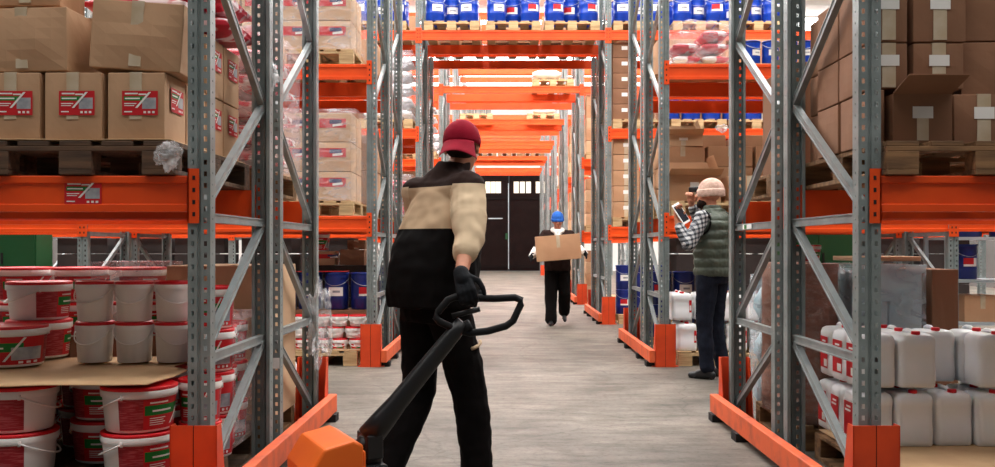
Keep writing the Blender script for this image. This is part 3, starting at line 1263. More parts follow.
def crumple(loc, size, label, seed=1, m='film_thick', name='plastic_film'):
    bm = bmesh.new()
    bmesh.ops.create_icosphere(bm, subdivisions=4, radius=1)
    for v in bm.verts:
        p = v.co.copy()
        q = p * 1.6 + Vector((seed * 4.7, 0, 0))
        k = 1 + .5 * noise.noise(q) + .35 * noise.noise(q * 2.7) + .2 * noise.noise(q * 6)
        v.co = Vector((p.x * size[0] * k, p.y * size[1] * k, p.z * size[2] * k))
    for fa in bm.faces:
        fa.smooth = True
    me = bpy.data.meshes.new(name)
    bm.to_mesh(me)
    bm.free()
    me.materials.append(M[m])
    return tag(link(name, me, None, loc), label, 'plastic film')


def sheet(x0, x1, y0, y1, z, label, seed=0, sag=.012, m='sheet', cut=None):
    nx, ny = 18, 10
    s = MB()
    vs = []
    for lay in (0, 1):
        for j in range(ny + 1):
            for i in range(nx + 1):
                y = y0 + (y1 - y0) * j / ny
                x = x0 + ((x1 if cut is None or y < cut[0] else cut[1]) - x0) * i / nx
                dz = sag * (.5 + .5 * noise.noise(Vector((x * 3 + seed, y * 3, 0))))
                vs.append((x, y + .01 * noise.noise(Vector((x * 4, seed, 0))), z + dz + lay * .005))
    st = (nx + 1) * (ny + 1)
    fs = []
    for j in range(ny):
        for i in range(nx):
            a = j * (nx + 1) + i
            fs.append((a, a + nx + 1, a + nx + 2, a + 1))
            fs.append((st + a, st + a + 1, st + a + nx + 2, st + a + nx + 1))
    for i in range(nx):
        fs.append((i, i + 1, st + i + 1, st + i))
        a = ny * (nx + 1) + i
        fs.append((a + 1, a, st + a, st + a + 1))
    for j in range(ny):
        a = j * (nx + 1)
        fs.append((a + nx + 1, a, st + a, st + a + nx + 1))
        b = a + nx
        fs.append((b, b + nx + 1, st + b + nx + 1, st + b))
    s.add(vs, fs, 0, True)
    return tag(s.build('cardboard_sheet', M[m]), label, 'cardboard')


LAYER = ['bottom', 'second', 'third', 'top']
L0, PT = 0.0, .147
L1, L2, L3 = LV[0][1], LV[1][1], LV[2][1]
g0 = 'pails on the near floor pallet'

# ---- nearest rack, floor level (pails)
pallet(-1.845, 4.8, 0, 'floor pallet under the large red-labelled pails', .85, 1.2, 'wood_dark')
pallet(-2.72, 4.8, 0, 'floor pallet at the picture edge, under large red-labelled pails', .85, 1.2, 'wood_dark')
for k in (0, 1):
    nm = ('lower', 'upper')[k]
    z = PT + .205 * k
    PAILS['large'].use((-1.667, 4.33, z), 'large red-labelled pail nearest the orange post guard, %s of two under the sheet' % nm, g0, R(47))
    PAILS['large'].use((-2.215, 4.33, z), 'large pail turned to its white side at the picture edge, %s one under the sheet' % nm, g0, R(-116))
    PAILS['large'].use((-1.945, 4.645, z), 'large pail with green stripe set back between two others, %s one under the sheet' % nm, g0, R(0))
    PAILS['large'].use((-2.4, 4.68, z), 'large pail behind the white-sided one, %s layer under the sheet' % nm, g0, R(-30))
    PAILS['large'].use((-1.83, 4.98, z), 'large pail at the rear of the near pallet, %s layer, below the last white pail' % nm, g0, R(-30))
    PAILS['large'].use((-2.17, 5.0, z), 'large pail at the rear of the near pallet, %s layer, below the middle white pails' % nm, g0, R(10))
    PAILS['large'].use((-2.51, 5.03, z), 'large pail at the rear of the near pallet, %s layer, below the dark red pails' % nm, g0, R(10))
    PAILS['labelled'].use((-1.445, 4.5, z), 'narrow red-labelled pail right behind the near post, %s one of the front pair' % nm, g0, R(-30))
sheet(-2.75, -1.56, 4.14, 5.2, PT + .412, 'wavy cardboard sheet lying on the large pails and carrying white pails', 2, .016, 'sheet', (4.75, -1.67))
zs = PT + .436
for k in (0, 1):
    nm = ('lower', 'upper')[k]
    for j, px in enumerate((95, 134.5, 174)):
        PAILS['white'].use((X(px, 4.93), 4.93, zs + .21 * k), 'plain white pail on the cardboard sheet, %s layer, %s from the near post' % (nm, ('third', 'second', 'first')[j]), g0, R((-8, 5, 30)[j]))
PAILS['large'].use((-2.49, 4.8, zs), 'dark red pail with blue patch standing low on the cardboard sheet', g0, R(-20))
PAILS['large'].use((-2.53, 5.16, zs), 'large pail half hidden behind the dark red pail on the sheet', g0, R(95))
PAILS['large'].use((-2.53, 5.16, zs + .205), 'large pail topping the stack at the picture edge, white side and dark red label', g0, R(80))
for k in range(4):
    PAILS['labelled'].use((-1.445, 4.71, PT + .21 * k), 'narrow red and green pail seen between the near posts, %s of four' % LAYER[k], g0, R(-30))
for k in range(3):
    PAILS['labelled'].use((-1.499, 4.94, PT + .21 * k), 'narrow red pail under plastic wrap between the near posts, %s layer' % LAYER[k], g0, R(-20))
    PAILS['labelled'].use((-1.499, 5.146, PT + .21 * k), 'rearmost narrow pail under plastic wrap between the near posts, %s layer' % LAYER[k], g0, R(-20))
wrap(-1.62, -1.378, 4.825, 5.262, PT + .002, .83, 'plastic wrap round the narrow pails between the near posts', 'film_pink', 3, True, 9, .006)

# rear rack of the near row, floor level
pallet(-2.73, 5.93, 0, 'floor pallet behind the white pails, carrying dark cartons', 1.2, .85)
for j, x in enumerate((-2.87, -2.305)):
    carton(x, 5.9, PT, .55, .6, .5, 'plain carton behind the white pails, %s one, under pails with clear film' % ('outer', 'inner')[j], 'plain', 'carton_dark')
for j, x in enumerate((-2.9, -2.555, -2.21)):
    for k in (0, 1):
        PAILS['large'].use((x, 5.72, PT + .5 + .206 * k), 'large pail in the shade behind the white pails, %s layer, %s from the picture edge' % (('lower', 'upper')[k], ORD[j]), 'pails on the shaded rear pallet', R(20 * j))
wrap(-2.422, -1.998, 5.515, 5.93, PT + .712, PT + .94, 'clear film drawn over a shaded pail behind the white pails', 'film', 4, True, 9, .012)
pallet(-1.76, 5.93, 0, 'floor pallet behind the plastic-wrapped narrow pails', .7, .85)
carton(-1.68, 5.9, PT, .62, .7, .48, 'big peach carton on the floor behind the near posts, lower one', 'plain', 'carton_pale')
carton(-1.68, 5.9, PT + .48, .62, .7, .44, 'big peach carton on the floor behind the near posts, upper one', 'plain', 'carton_pale')
sack(-1.585, 6.5, .01, .28, .28, .55, 'white wrapped bundle beside the rear post of the near frame', 'whitesack', 0, 3)
crumple((-1.24, 6.36, .66), (.07, .09, .26), 'loose clear film hanging from the rear post of the near frame', 9, 'film')

# ---- nearest rack, level 1 (cartons with red labels)
gc = 'cartons with red product labels on the near rack'
pallet(-1.84, 4.66, L1, 'dark wooden pallet on the near rail under red-labelled cartons', .85, 1.2, 'wood_dark')
pallet(-2.75, 4.66, L1, 'dark wooden pallet on the near rail at the picture edge', .85, 1.2, 'wood_dark')
zb = L1 + PT
sheet(-2.4, -1.44, 4.07, 5.25, zb, 'thin cardboard sheet between the near pallet and its cartons', 5, .003)
zb += .008
fr = ['front', 'second', 'third', 'rearmost']
for j in range(4):
    for i in range(3):
        if i == 2 and j > 0 or i == 1 and j > 1:
            continue
        x = -1.597 - .272 * i
        carton(x, 4.245 + .29 * j, zb, .262, .28, .292, 'red-labelled carton in the bottom layer of the near rack, %s row, %s from the post' % (fr[j], ORD[i]), 'redlabel', 'carton', R(random.uniform(-1.2, 1.2)), None, gc)
    if j >= 2:
        carton(-1.597, 4.245 + .29 * j, zb + .296, .262, .28, .292, 'red-labelled carton in the upper layer seen between the near posts, %s row' % fr[j], 'redlabel', 'carton', R(-1.0), None, gc)
carton(-1.615, 4.27, zb + .305, .43, .32, .3, 'large tilted carton with creased tape atop the near carton stack, by the post', 'bulgy', 'carton', R(1.5), (0, R(3.6), 0), gc, 2)
carton(-2.095, 4.27, zb + .297, .43, .32, .28, 'large bulging carton with silvery tape atop the stack, at the picture edge', 'bulgy', 'carton', R(-1), (0, R(-1.2), 0), gc, 5)
carton(-2.1, 4.28, zb + .59, .34, .28, .25, 'carton topmost in the near stack, cut by the picture edge', 'bulgy', 'carton_tan', 0, None, gc, 7)
carton(-1.98, 4.62, zb + .297, .5, .3, .32, 'pale carton behind the large bulging carton of the near rack', 'plain', 'carton_pale', 0, None, gc)
for k in range(3):
    sack(-1.55 - .02 * k, 4.98, zb + .595 + .13 * k, .38, .5, .129, 'pink and white sack on the near cartons, %s of three' % ('lowest', 'middle', 'topmost')[k], 'sackred', 0, k)
sack(-1.74, 4.58, zb + .62, .5, .26, .12, 'red and white sack lying behind the large tilted carton', 'sackred', 0, 4)
sack(-1.74, 4.58, zb + .742, .5, .26, .12, 'second red and white sack behind the large tilted carton', 'sackred', R(4), 5)
crumple((X(170, 4.05), 4.03, Z(156, 4.05)), (.05, .03, .055), 'torn white film hanging over the near pallet end', 6)
crumple((X(272, 5.2) - .0, 5.2, Z(74, 5.2)), (.03, .03, .07), 'scrap of clear film stuck to the near rear post', 8)

# level 1 of the rack behind it: pink wrapped sacks
pallet(-1.8, 5.92, L1, 'pallet under pink wrapped sacks behind the near frame', .8, .9)
for k in range(5):
    sack(-1.72, 5.9, L1 + PT + .15 * k, .68, .76, .149, 'pink sack in the wrapped pile behind the near frame, %s from the bottom' % ORD[k], 'sack', R(2 * (-1) ** k), k + 1)
wrap(-2.1, -1.345, 5.48, 6.33, L1 + PT, L1 + PT + .82, 'clear wrap round the pink sacks behind the near frame', 'film_pink', 6)

# ---- jerrycan rack, floor level
pallet(2.2, 4.7, 0, 'floor pallet under the big white jerrycans', .95, 1.2)
pallet(3.15, 4.7, 0, 'floor pallet at the picture edge beside the jerrycans', .85, 1.2)
sheet(1.75, 2.9, 4.12, 5.3, PT + .004, 'cardboard sheet on the jerrycan pallet', 8, .004)
zc = PT + .012
for lay in (0, 1):
    for i in range(5):
        x = 1.882 + .207 * i
        for j in range(3):
            if j == 2 and i > 1:
                continue
            if lay == 1 and i == 2 and j == 0:
                continue
            y = 4.93 + .206 * j + (.02 if i == 2 else 0)
            kind = 'side' if i == 0 else 'plain'
            CANS[kind].use((x + (.012 if lay else 0), y, zc + .3 * lay), 'white jerrycan in the %s layer of the near pallet, %s row, %s from the post' % (('lower', 'upper')[lay], fr[j], ORD[i]), 'white jerrycans on the near pallet', R(random.uniform(-2, 2)))

# wrapped brown rolls, pale blue goods and cardboard behind the cans
def brown_stack(x, y, z, w, d, h, label):
    t = thing('wrapped_roll', label, 'roll', (x, y, z), 0, 'brown wrapped rolls')
    s = MB()
    n = 9
    s.lathe([(w / 2 * .97 + .004 * (k % 2), h * k / n) for k in range(n + 1)], 30)
    s.build('paper', M['brownroll'], t)
    q = MB().lathe([(w / 2 + .006 + .006 * noise.noise(Vector((k * .9, x, 0))), h * k / 16 + .0) for k in range(17)], 30, cap=False)
    q.build('stretch_film', M['film_brown'], t)
    return t


pallet(2.18, 5.92, 0, 'floor pallet behind the jerrycans, under brown rolls and pale blue goods', 1.0, .9)
brown_stack(1.80, 5.665, PT, .36, .36, .93, 'tall brown roll in clear film right behind the jerrycans')
brown_stack(1.83, 6.1, PT, .36, .36, .93, 'tall brown roll in clear film behind the other roll, beside the rear post')
for j in range(2):
    for k in range(2):
        o = MB().box(-.098, .098, -.22, .22, 0, .445).build('foam_block', M['bluegoods'], None, (2.135 + .2 * j, 5.76, PT + .45 * k), 0, .012)
        tag(o, 'pale blue block in the wrapped load behind the jerrycans, %s layer, %s from the rolls' % (('lower', 'upper')[k], ORD[j]), 'block', 'pale blue wrapped blocks')
wrap(2.015, 2.455, 5.5, 6.02, PT, 1.07, 'bluish film round the pale block behind the jerrycans', 'film_blue', 11, True, 9, .012)
carton(2.555, 5.76, PT, .17, .5, .9, 'tall dark carton beside the pale blue wrapped block', 'plain', 'carton_dark')
carton(2.24, 5.75, 1.092, .4, .4, .03, 'flat pale carton lying on the bluish wrapped block', 'plain', 'carton_pale')
# pale wrapped column beside the rear frame
for k in range(3):
    sack(1.86, 6.51, .035 + .3 * k, .28, .22, .298, 'pale blue bundle in the column beside the rear post of the jerrycan rack, %s' % ('lowest', 'middle', 'topmost')[k], 'bluegoods', 0, k + 4)
wrap(1.69, 2.03, 6.376, 6.645, .03, .98, 'film round the pale column beside the rear post of the jerrycan rack', 'film_blue', 13)

# ---- jerrycan rack, level 1 (cartons with white stickers)
pallet(2.08, 4.66, L1, 'wooden pallet on the red rail under cartons with white stickers', .9, 1.2)
pallet(3.0, 4.66, L1, 'wooden pallet on the red rail at the picture edge', .8, 1.2)
zb = L1 + PT
gw = 'cartons with white stickers'
def wc(x0, x1, y, z0, z1, label, style='whitetape', rz=0, d=.4, seed=0, m='carton_dark'):
    carton((x0 + x1) / 2, y + d / 2, z0, round(x1 - x0 - .006, 3), d, round(z1 - z0 - .004, 3), label, style, m, rz, None, gw, seed)
yf = 4.2
wc(1.61, 1.69, yf, zb, zb + .245, 'narrow carton end behind the post, bottom layer of the sticker stack', 'plain')
wc(1.70, 1.965, yf - .03, zb, zb + .22, 'open carton with white sticker and raised flap, bottom of the stack', 'openfront', 0, .38)
wc(1.975, 2.26, yf, zb, zb + .225, 'closed carton with white sticker beside the open one', 'whitetape', 0)
wc(2.265, 2.55, yf, zb, zb + .225, 'closed carton with white sticker at the picture edge, bottom layer', 'whitetape', 0)
wc(1.61, 1.80, yf + .02, zb + .247, zb + .455, 'carton with white sticker next to the post, middle layer', 'whitetape')
wc(1.805, 2.05, yf + .02, zb + .245, zb + .455, 'carton with white sticker in the middle layer, above the open carton', 'whitetape')
wc(2.055, 2.4, yf + .06, zb + .225, zb + .47, 'turned carton without sticker in the middle layer', 'plain', R(-4))
wc(1.61, 1.80, yf + .02, zb + .455, zb + .75, 'tall carton with white sticker next to the post, top layer', 'whitetape')
wc(1.805, 2.06, yf + .02, zb + .455, zb + .75, 'tall carton with taped sticker in the top layer', 'whitetape')
wc(2.065, 2.45, yf + .06, zb + .47, zb + .8, 'turned carton without sticker in the top layer', 'plain', R(-6))
for k, (a, b) in enumerate(((0, .245), (.245, .455), (.455, .75))):
    wc(1.61, 1.86, yf + .42, zb + a, zb + b, 'carton in the rear row of the sticker stack, %s layer, beside the post' % ('bottom', 'middle', 'top')[k], 'plain', 0, .32)
    wc(1.64, 1.9, yf + .75, zb + a, zb + b, 'carton rearmost in the sticker stack, %s layer' % ('bottom', 'middle', 'top')[k], 'plain', 0, .2)
# level 1 of the rack behind: dark carton block
pallet(2.02, 5.92, L1, 'pallet under the dark carton behind the sticker stack', .75, .9)
carton(1.98, 5.85, L1 + PT, .62, .7, .62, 'big dark carton behind the near posts of the sticker stack', 'plain', 'carton_dark')

# ---- second row, level 0 behind the red-capped man
Y = 9.36
pallet(-1.885, Y + .58, 0, 'floor pallet under the small red and white pails', .85, 1.15, 'wood_pale')
pallet(-2.76, Y + .58, 0, 'second floor pallet under small pails, farther from the walkway', .85, 1.15, 'wood_pale')
sheet(-2.5, -1.38, Y + .02, Y + .6, PT + .003, 'cardboard sheet on the small pail pallet', 12, .003)
gp = 'small pails on the second-row pallet'
for k in range(3):
    for i in range(6):
        kind = 'smallred' if (k == 0 or (k == 1 and i in (2,))) else 'small'
        PAILS[kind].use((-1.475 - .18 * i - (.04 if k % 2 else 0), Y + .13, PT + .009 + .116 * k), 'small %s pail, %s layer, %s from the walkway post' % ('red-labelled' if kind == 'smallred' else 'white', ('bottom', 'middle', 'top')[k], ORD[i]), gp, R(random.uniform(-15, 15)))
for j, x in enumerate((-1.66, -2.17)):
    carton(x, Y + .5, PT + .02, .5, .46, .37, 'plain carton behind the small pails, %s the walkway' % ('nearer', 'farther from')[j], 'plain', 'carton_dark')
for i in range(4):
    DRUMS['navyred' if i in (0,) else 'navy'].use((-1.475 - .268 * i + .01, Y + .42, PT + .02 + .374), 'navy drum standing over the small pails, %s from the walkway post' % ORD[i], 'navy drums over the small pails', R((20, 0, 15, -5)[i]))
sheet(-2.25, -1.62, Y + .3, Y + .52, PT + .396 + .378, 'red-edged sheet lying on the navy drums', 3, .004, 'redprint')
# rear rack floor level: cartons, coloured odds and ends
pallet(-1.9, Y + 1.85, 0, 'floor pallet of the second-row rear rack, under brown cartons', .9, .95)
carton(-1.86, Y + 1.8, PT, .7, .7, .82, 'large brown carton behind the navy drums', 'plain', 'carton_shade')
carton(-1.76, Y + 1.7, PT + .82, .3, .3, .18, 'brown carton set on the large one behind the navy drums, plain', 'plain', 'carton_dark')
carton(-1.72, Y + 1.72, PT + 1.0, .24, .26, .11, 'flat brown carton with bent lid, topmost behind the navy drums', 'bulgy', 'carton_dark', 0, None, 'cardboard boxes', 4)
carton(-2.06, Y + 1.7, PT + .82, .22, .3, .16, 'white and red carton behind the navy drums', 'band', 'carton_pale')
PAILS['labelled'].use((-2.13, Y + 1.62, PT + .98), 'green and white pail on the cartons behind the navy drums', gp, R(0))

# ---- second row, level 1 and 2 (cartons with red and blue labels)
gb = 'cartons with red and blue labels'
for lv, z0, nl, nm in ((0, L1, 3, 'lower'), (1, L2, 2, 'upper')):
    pallet(-1.9, Y + .58, z0, 'pale pallet on the %s rail under cartons with red and blue labels' % nm, .8, 1.15, 'wood_pale')
    pallet(-2.78, Y + .58, z0, 'second pale pallet on the %s rail, farther from the walkway' % nm, .8, 1.15, 'wood_pale')
    for k in range(nl):
        for i in range(4):
            carton(-1.70 - .368 * i, Y + .2, z0 + PT + .292 * k, .36, .34, .288, 'red and blue labelled carton, %s shelf, %s layer, %s from the walkway' % (nm, LAYER[k] if k < 2 else 'top', ORD[i]), 'band', 'carton_pale', 0, None, gb)
        carton(-1.70, Y + .56, z0 + PT + .292 * k, .36, .34, .288, 'carton in the row behind the red and blue labels, %s shelf, %s layer' % (nm, LAYER[k] if k < 2 else 'top'), 'plain', 'carton_pale', 0, None, gb)
    wrap(-3.04, -1.46, Y + .0, Y + .78, z0 + PT, z0 + PT + .292 * nl + .03, 'clear wrap round the red and blue labelled cartons on the %s shelf' % nm, 'film', 20 + lv, True, 14, .022)

# ---- second row, floor level by the man in the vest
gj = 'white jerrycans behind the man in the vest'
pallet(2.13, Y + .58, 0, 'floor pallet under jerrycans behind the man in the vest', .85, 1.15, 'wood_pale')
pallet(3.01, Y + .58, 0, 'second floor pallet under jerrycans, beyond the man in the vest', .85, 1.15, 'wood_pale')
for lay in (0, 1):
    for i in range(6):
        for j in range(2):
            CANS['front' if j == 0 else 'plain'].use((1.80 + .25 * i - (.05 if lay else 0), Y + .14 + .21 * j, PT + .3 * lay), 'white jerrycan by the man in the vest, %s layer, %s row, %s from the walkway' % (('lower', 'upper')[lay], fr[j], ORD[i]), gj, R(random.uniform(-3, 3)))
gd2 = 'navy drums at floor level'
pallet(2.16, Y + 1.85, 0, 'floor pallet under the navy drums behind the man in the vest', .9, .95, 'wood_pale')
for k in range(2):
    for i in range(4):
        DRUMS['navyred' if (i + k) % 2 else 'navy'].use((1.78 + .268 * i, Y + 1.56, PT + .376 * k + .03 * 0), 'navy drum behind the jerrycans, %s layer, %s from the walkway' % (('lower', 'upper')[k], ORD[i]), gd2, R(10 * i - 10))

# ---- second row, level 1: open cartons
pallet(2.06, Y + .58, L1, 'pallet on the rail behind the scanner, under an open carton', .85, 1.15, 'wood_pale')
pallet(2.95, Y + .58, L1, 'pallet on the rail beyond the man in the vest, under tan cartons', .85, 1.15, 'wood_pale')
zb = L1 + PT
go = 'tan cartons behind the man in the vest'
carton(1.89, Y + .31, zb, .52, .38, .26, 'open tan carton with a sticker behind the scanner', 'open', 'carton_tan', 0, None, go)
carton(2.42, Y + .24, zb, .42, .38, .25, 'closed tan carton beyond the open one, behind the man\'s hat', 'tape', 'carton_tan', 0, None, go)
carton(2.9, Y + .24, zb, .44, .38, .27, 'open tan carton farthest along behind the man in the vest', 'open', 'carton_pale', R(8), None, go)
for k in range(2):
    for i in range(3):
        carton(1.86 + .5 * i, Y + .8, zb + .22 * k + .165, .48, .42, .215, 'tan carton in the rear layers behind the scanner, %s layer, %s from the walkway' % (('lower', 'upper')[k], ORD[i]), 'tape', 'carton_tan', 0, None, go)
for i in range(3):
    carton(1.86 + .5 * i, Y + .8, zb, .48, .42, .156, 'low tan carton beneath the rear layers behind the scanner, %s from the walkway' % ORD[i], 'plain', 'carton_tan', 0, None, go)
carton(1.88, Y + .74, zb + .6, .4, .3, .12, 'shallow open tan carton on top behind the scanner, flap raised', 'open', 'carton_pale', R(-5), None, go)
# ---- second row, level 2: wrapped red sacks and drums
sheet(1.64, 3.3, Y + .02, Y + 1.06, L2 + .003, 'thin board on the high rail under the wrapped red bags and small drums', 6, .003)
ZH = L2 + .014
for k in range(3):
    for i in range(2):
        if k == 2 and i == 0:
            continue
        sack(1.81 + .29 * i, Y + .34, ZH + .125 * k, .28, .46, .125, 'red and white bag wrapped on the high rail, %s layer, %s from the walkway' % (('bottom', 'middle', 'top')[k], ORD[i]), 'sack' if k == 0 else 'sackred', 0, i + 2 * k)
wrap(1.622, 2.3, Y + .02, Y + .66, ZH, ZH + .4, 'clear film pulled over the red bags on the high rail', 'film', 31, True, 10, .05)
DRUMS['smallblue'] = Proto(drum_maker(.085, .24, M['blue'], 'white'))
for i in range(4):
    DRUMS['smallblue'].use((2.47 + .185 * i, Y + .16, ZH), 'small blue drum on the high rail beyond the wrapped bags, %s of four' % ORD[i], 'blue drums on the high rail', R(20 - 15 * i))
for k in range(3):
    sack(3.78, Y + .36, L2 + PT + .16 * k, .5, .6, .159, 'red and white wrapped bag at the far end of the high rail, %s' % ('lowest', 'middle', 'topmost')[k], 'sack', 0, k + 7)
pallet(3.86, Y + .58, L2, 'pallet at the far end of the high rail under wrapped bags', .8, 1.15, 'wood_pale')
wrap(3.48, 4.08, Y + .02, Y + .72, L2 + PT, L2 + PT + .56, 'clear film round the bags at the far end of the high rail', 'film_pink', 33)
crumple((X(722, 9.3), 9.3, Z(128, 9.3)), (.06, .05, .035), 'scrap of clear film hanging between two red rails', 15)

# ---- third row, level 3: pallets of blue drums across the walkway
Y3 = ROW[2]
gbd = 'blue drums on the beam over the walkway'
spots = [-3.68, -2.8, -1.93] + [-.82, .123, 1.02] + [2.07, 2.98, 3.86]
for i, x in enumerate(spots):
    pallet(x, Y3 + .56, L3, 'pale pallet on the high beam under blue drums, %s counted across the photo' % ORD[i], .84, 1.12, 'wood_pale')
    for j, (dx, dy) in enumerate(((-.26, .16), (.26, .16), (.0, .37), (-.26, .59), (.26, .59))):
        kind = 'bluered' if (i in (4, 5) and j in (1, 2)) or (i == 7 and j == 1) or (i == 5 and j == 0) else 'blue'
        DRUMS[kind].use((x + dx, Y3 + dy, L3 + PT), 'blue drum on the %s pallet across the high beam, %s' % (ORD[i], ('front, nearer the red-capped man', 'front, nearer the vested man', 'set back in the middle', 'rear, nearer the red-capped man', 'rear, nearer the vested man')[j]), gbd, R(random.uniform(-25, 25)))
# third row, other levels
for i, x in enumerate((2.06, 2.95, 3.83)):
    pallet(x, Y3 + .56, L2, 'pallet of the third row seen between red rails, %s from the walkway' % ORD[i], .84, 1.12, 'wood_pale')
for i in range(9):
    if i > 2:
        DRUMS['blue'].use((1.6 + .315 * i, Y3 + .2, L2 + PT), 'blue drum of the third row seen between red rails, %s from the walkway' % ORD[i - 3], 'blue drums of the third row', R(10 * i))
for k in range(5):
    carton(1.825, Y3 + .3, L2 + PT + .237 * k, .38, .45, .234, 'dark brown carton with white sticker in the tall third-row stack, %s from the bottom' % ORD[k], 'sticker', 'carton_dark', 0, None, 'dark cartons of the third row')
pallet(2.06, Y3 + .56, L1, 'pallet on the third-row rail under tan cartons', .84, 1.12, 'wood_pale')
for k in range(5):
    carton(1.85, Y3 + .3, L1 + PT + .24 * k, .42, .45, .235, 'tan carton with white sticker in the third-row stack, %s from the bottom' % ORD[k], 'whitetape', 'carton_tan', 0, None, 'tan cartons of the third row')
carton(2.31, Y3 + .3, L1 + PT, .4, .45, .26, 'lone tan carton beside the third-row sticker stack', 'whitetape', 'carton_pale', 0, None, 'tan cartons of the third row')
pallet(2.15, Y3 + .56, 0, 'floor pallet of the third row under navy drums', .84, 1.12, 'wood_pale')
for k in range(2):
    for i in range(3):
        DRUMS['navyred' if k == 0 else 'navy'].use((1.83 + .27 * i, Y3 + .22, PT + .376 * k), 'navy drum beside the third-row post guard, %s layer, %s from the walkway' % (('lower', 'upper')[k], ORD[i]), gd2, R(15 * i))
# third row on the other side
for z0, nm, seed, m in ((L2, 'high', 3, 'whitesack'), (L1, 'low', 6, 'sackred')):
    pallet(-1.83, Y3 + .56, z0, 'pallet on the %s third-row rail under bags, behind the red-capped man' % nm, .84, 1.12, 'wood_pale')
    n = 5 if z0 == L2 else 3
    for k in range(n):
        sack(-1.8, Y3 + .4, z0 + PT + .2 * k, .76, .7, .199, '%s bag on the %s third-row rail behind the red-capped man, %s from the bottom' % ('white' if m == 'whitesack' else 'red', nm, ORD[k]), m, 0, seed + k)
    wrap(-2.2, -1.4, Y3 + .02, Y3 + .78, z0 + PT, z0 + PT + .2 * n + .05, 'clear wrap round the bags on the %s third-row rail' % nm, 'film', seed + 40)
pallet(-1.9, Y3 + .56, 0, 'floor pallet of the third row behind the red-capped man', .84, 1.12, 'wood_pale')
for i in range(3):
    for k in range(2):
        DRUMS['navy'].use((-1.6 - .27 * i, Y3 + .22, PT + .376 * k), 'navy drum behind the red-capped man at floor level, %s layer, %s from the walkway' % (('lower', 'upper')[k], ORD[i]), gd2)

# filler added low in the third row, near-black to stand in for shade
for sx, sd in ((-1, 'white pails'), (1, 'jerrycans')):
    x0 = LX[0] if sx < 0 else RX[0]
    for i in range(6):
        x = x0 + sx * (.535 + .905 * i if i < 3 else 3.37 + .9 * (i - 3))
        if i > 0:
            pallet(x, Y3 + .56, 0, 'added third-row floor pallet beyond the %s, %s from the walkway' % (sd, ORD[i]), .84, 1.12)
            for k in range(2):
                carton(x, Y3 + .5, PT + .46 * k, .78, .8, .455, 'shade-dark filler carton low in the third row beyond the %s, %s pallet, %s' % (sd, ORD[i], ('lower', 'upper')[k]), 'plain', 'carton_shade', 0, None, 'dark cartons of the third row')
            carton(x, Y3 + .5, PT + .93, .78, .8, .235, 'flat shade-dark filler carton topmost low in the third row beyond the %s, %s pallet' % (sd, ORD[i]), 'plain', 'carton_shade', 0, None, 'dark cartons of the third row')

# goods added on the second- and third-row rear racks to block light leaks
for r_, (Yr, rn) in enumerate(((ROW[1] + BK, 'second'), (Y3 + BK, 'third'))):
    for lv, (z0, nm) in enumerate(((L1, 'low rail'), (L2, 'high rail'), (L3, 'beam over the walkway'))):
        if lv == 2 and r_ == 0:
            continue
        xs = [-3.62, -2.74, -1.86] + ([-.8, .123, 1.0] if lv == 2 else []) + [2.11, 3.0, 3.88]
        for i, x in enumerate(xs):
            pallet(x, Yr + .53, z0, 'pallet under added carton, %s of the %s-row rear rack, %s across' % (nm, rn, ORD[i]), .84, .9)
            for k in range(2 if lv == 0 else 1):
                carton(x, Yr + .5, z0 + PT + .41 * k, .78, .8, .4, 'light-blocking carton on the %s of the %s-row rear rack, %s across, %s' % (nm, rn, ORD[i], ('lower', 'upper')[k]), 'plain', 'carton_tan', 0, None, 'light-blocking cartons on the rear racks')

# ---- farther rows
for r_, Yr in enumerate(ROW[3:6]):
    rn = ('fourth', 'fifth', 'sixth')[r_]
    for z0, nm, n in ((0, 'floor', 4), (L1, 'first rail', 4), (L2, 'second rail', 5)):
        pallet(2.08 + (.05 if z0 == 0 else 0), Yr + .56, z0, '%s-row pallet at the %s under stacked tan cartons' % (rn, nm), .84, 1.12, 'wood_pale')
        pallet(-1.83 - (.05 if z0 == 0 else 0), Yr + .56, z0, '%s-row pallet at the %s under white bags' % (rn, nm), .84, 1.12, 'wood_pale')
        for k in range(n):
            carton(1.87, Yr + .32, z0 + PT + .24 * k, .42, .45, .235, '%s-row tan carton stacked at the %s, %s from the bottom' % (rn, nm, ORD[k]), 'plain', ('carton_pale', 'carton_tan')[k % 2], 0, None, 'tan cartons of the far rows')
            sack(-1.8, Yr + .42, z0 + PT + .2 * k, .76, .7, .199, '%s-row white bag stacked at the %s, %s from the bottom' % (rn, nm, ORD[k]), 'whitesack', 0, k)
Y4, Y5, Y6, Y7 = ROW[3:7]
pallet(.98, Y4 + .56, L3, 'pallet on the fourth-row beam under a white wrapped bundle', .84, 1.12, 'wood_pale')
sack(.86, Y4 + .4, L3 + .02 + PT, .62, .6, .22, 'white wrapped bundle lying on the fourth-row beam', 'whitesack', 0, 2)
pallet(.98, Y5 + .56, L3, 'pallet on the fifth-row beam under white bags', .84, 1.12, 'wood_pale')
sack(1.0, Y5 + .4, L3 + PT, .62, .6, .2, 'white bag lying on the fifth-row beam', 'whitesack', 0, 3)
pallet(-.75, Y5 + .56, L3, 'pallet on the fifth-row beam under grey canisters', .84, 1.12, 'wood_pale')
def canister():
    t = thing('canister', '', 'canister')
    MB().lathe([(.06, 0), (.066, .01), (.066, .2), (.05, .23), (.03, .24)], 18).build('body', M['steel'], t)
    MB().lathe([(.03, .24), (.03, .265)], 14).build('cap', M['dark'], t)
    return t
cn = Proto(canister)
for i in range(5):
    cn.use((-1.02 + .145 * i, Y5 + .15, L3 + PT), 'grey canister on the fifth-row beam over the red cap, %s of five' % ORD[i], 'grey canisters')
for i, x in enumerate((-.75, .15, 1.0)):
    pallet(x, Y7 + .56, L3, 'empty pallet on the seventh-row beam, %s of three' % ORD[i], .84, 1.12)

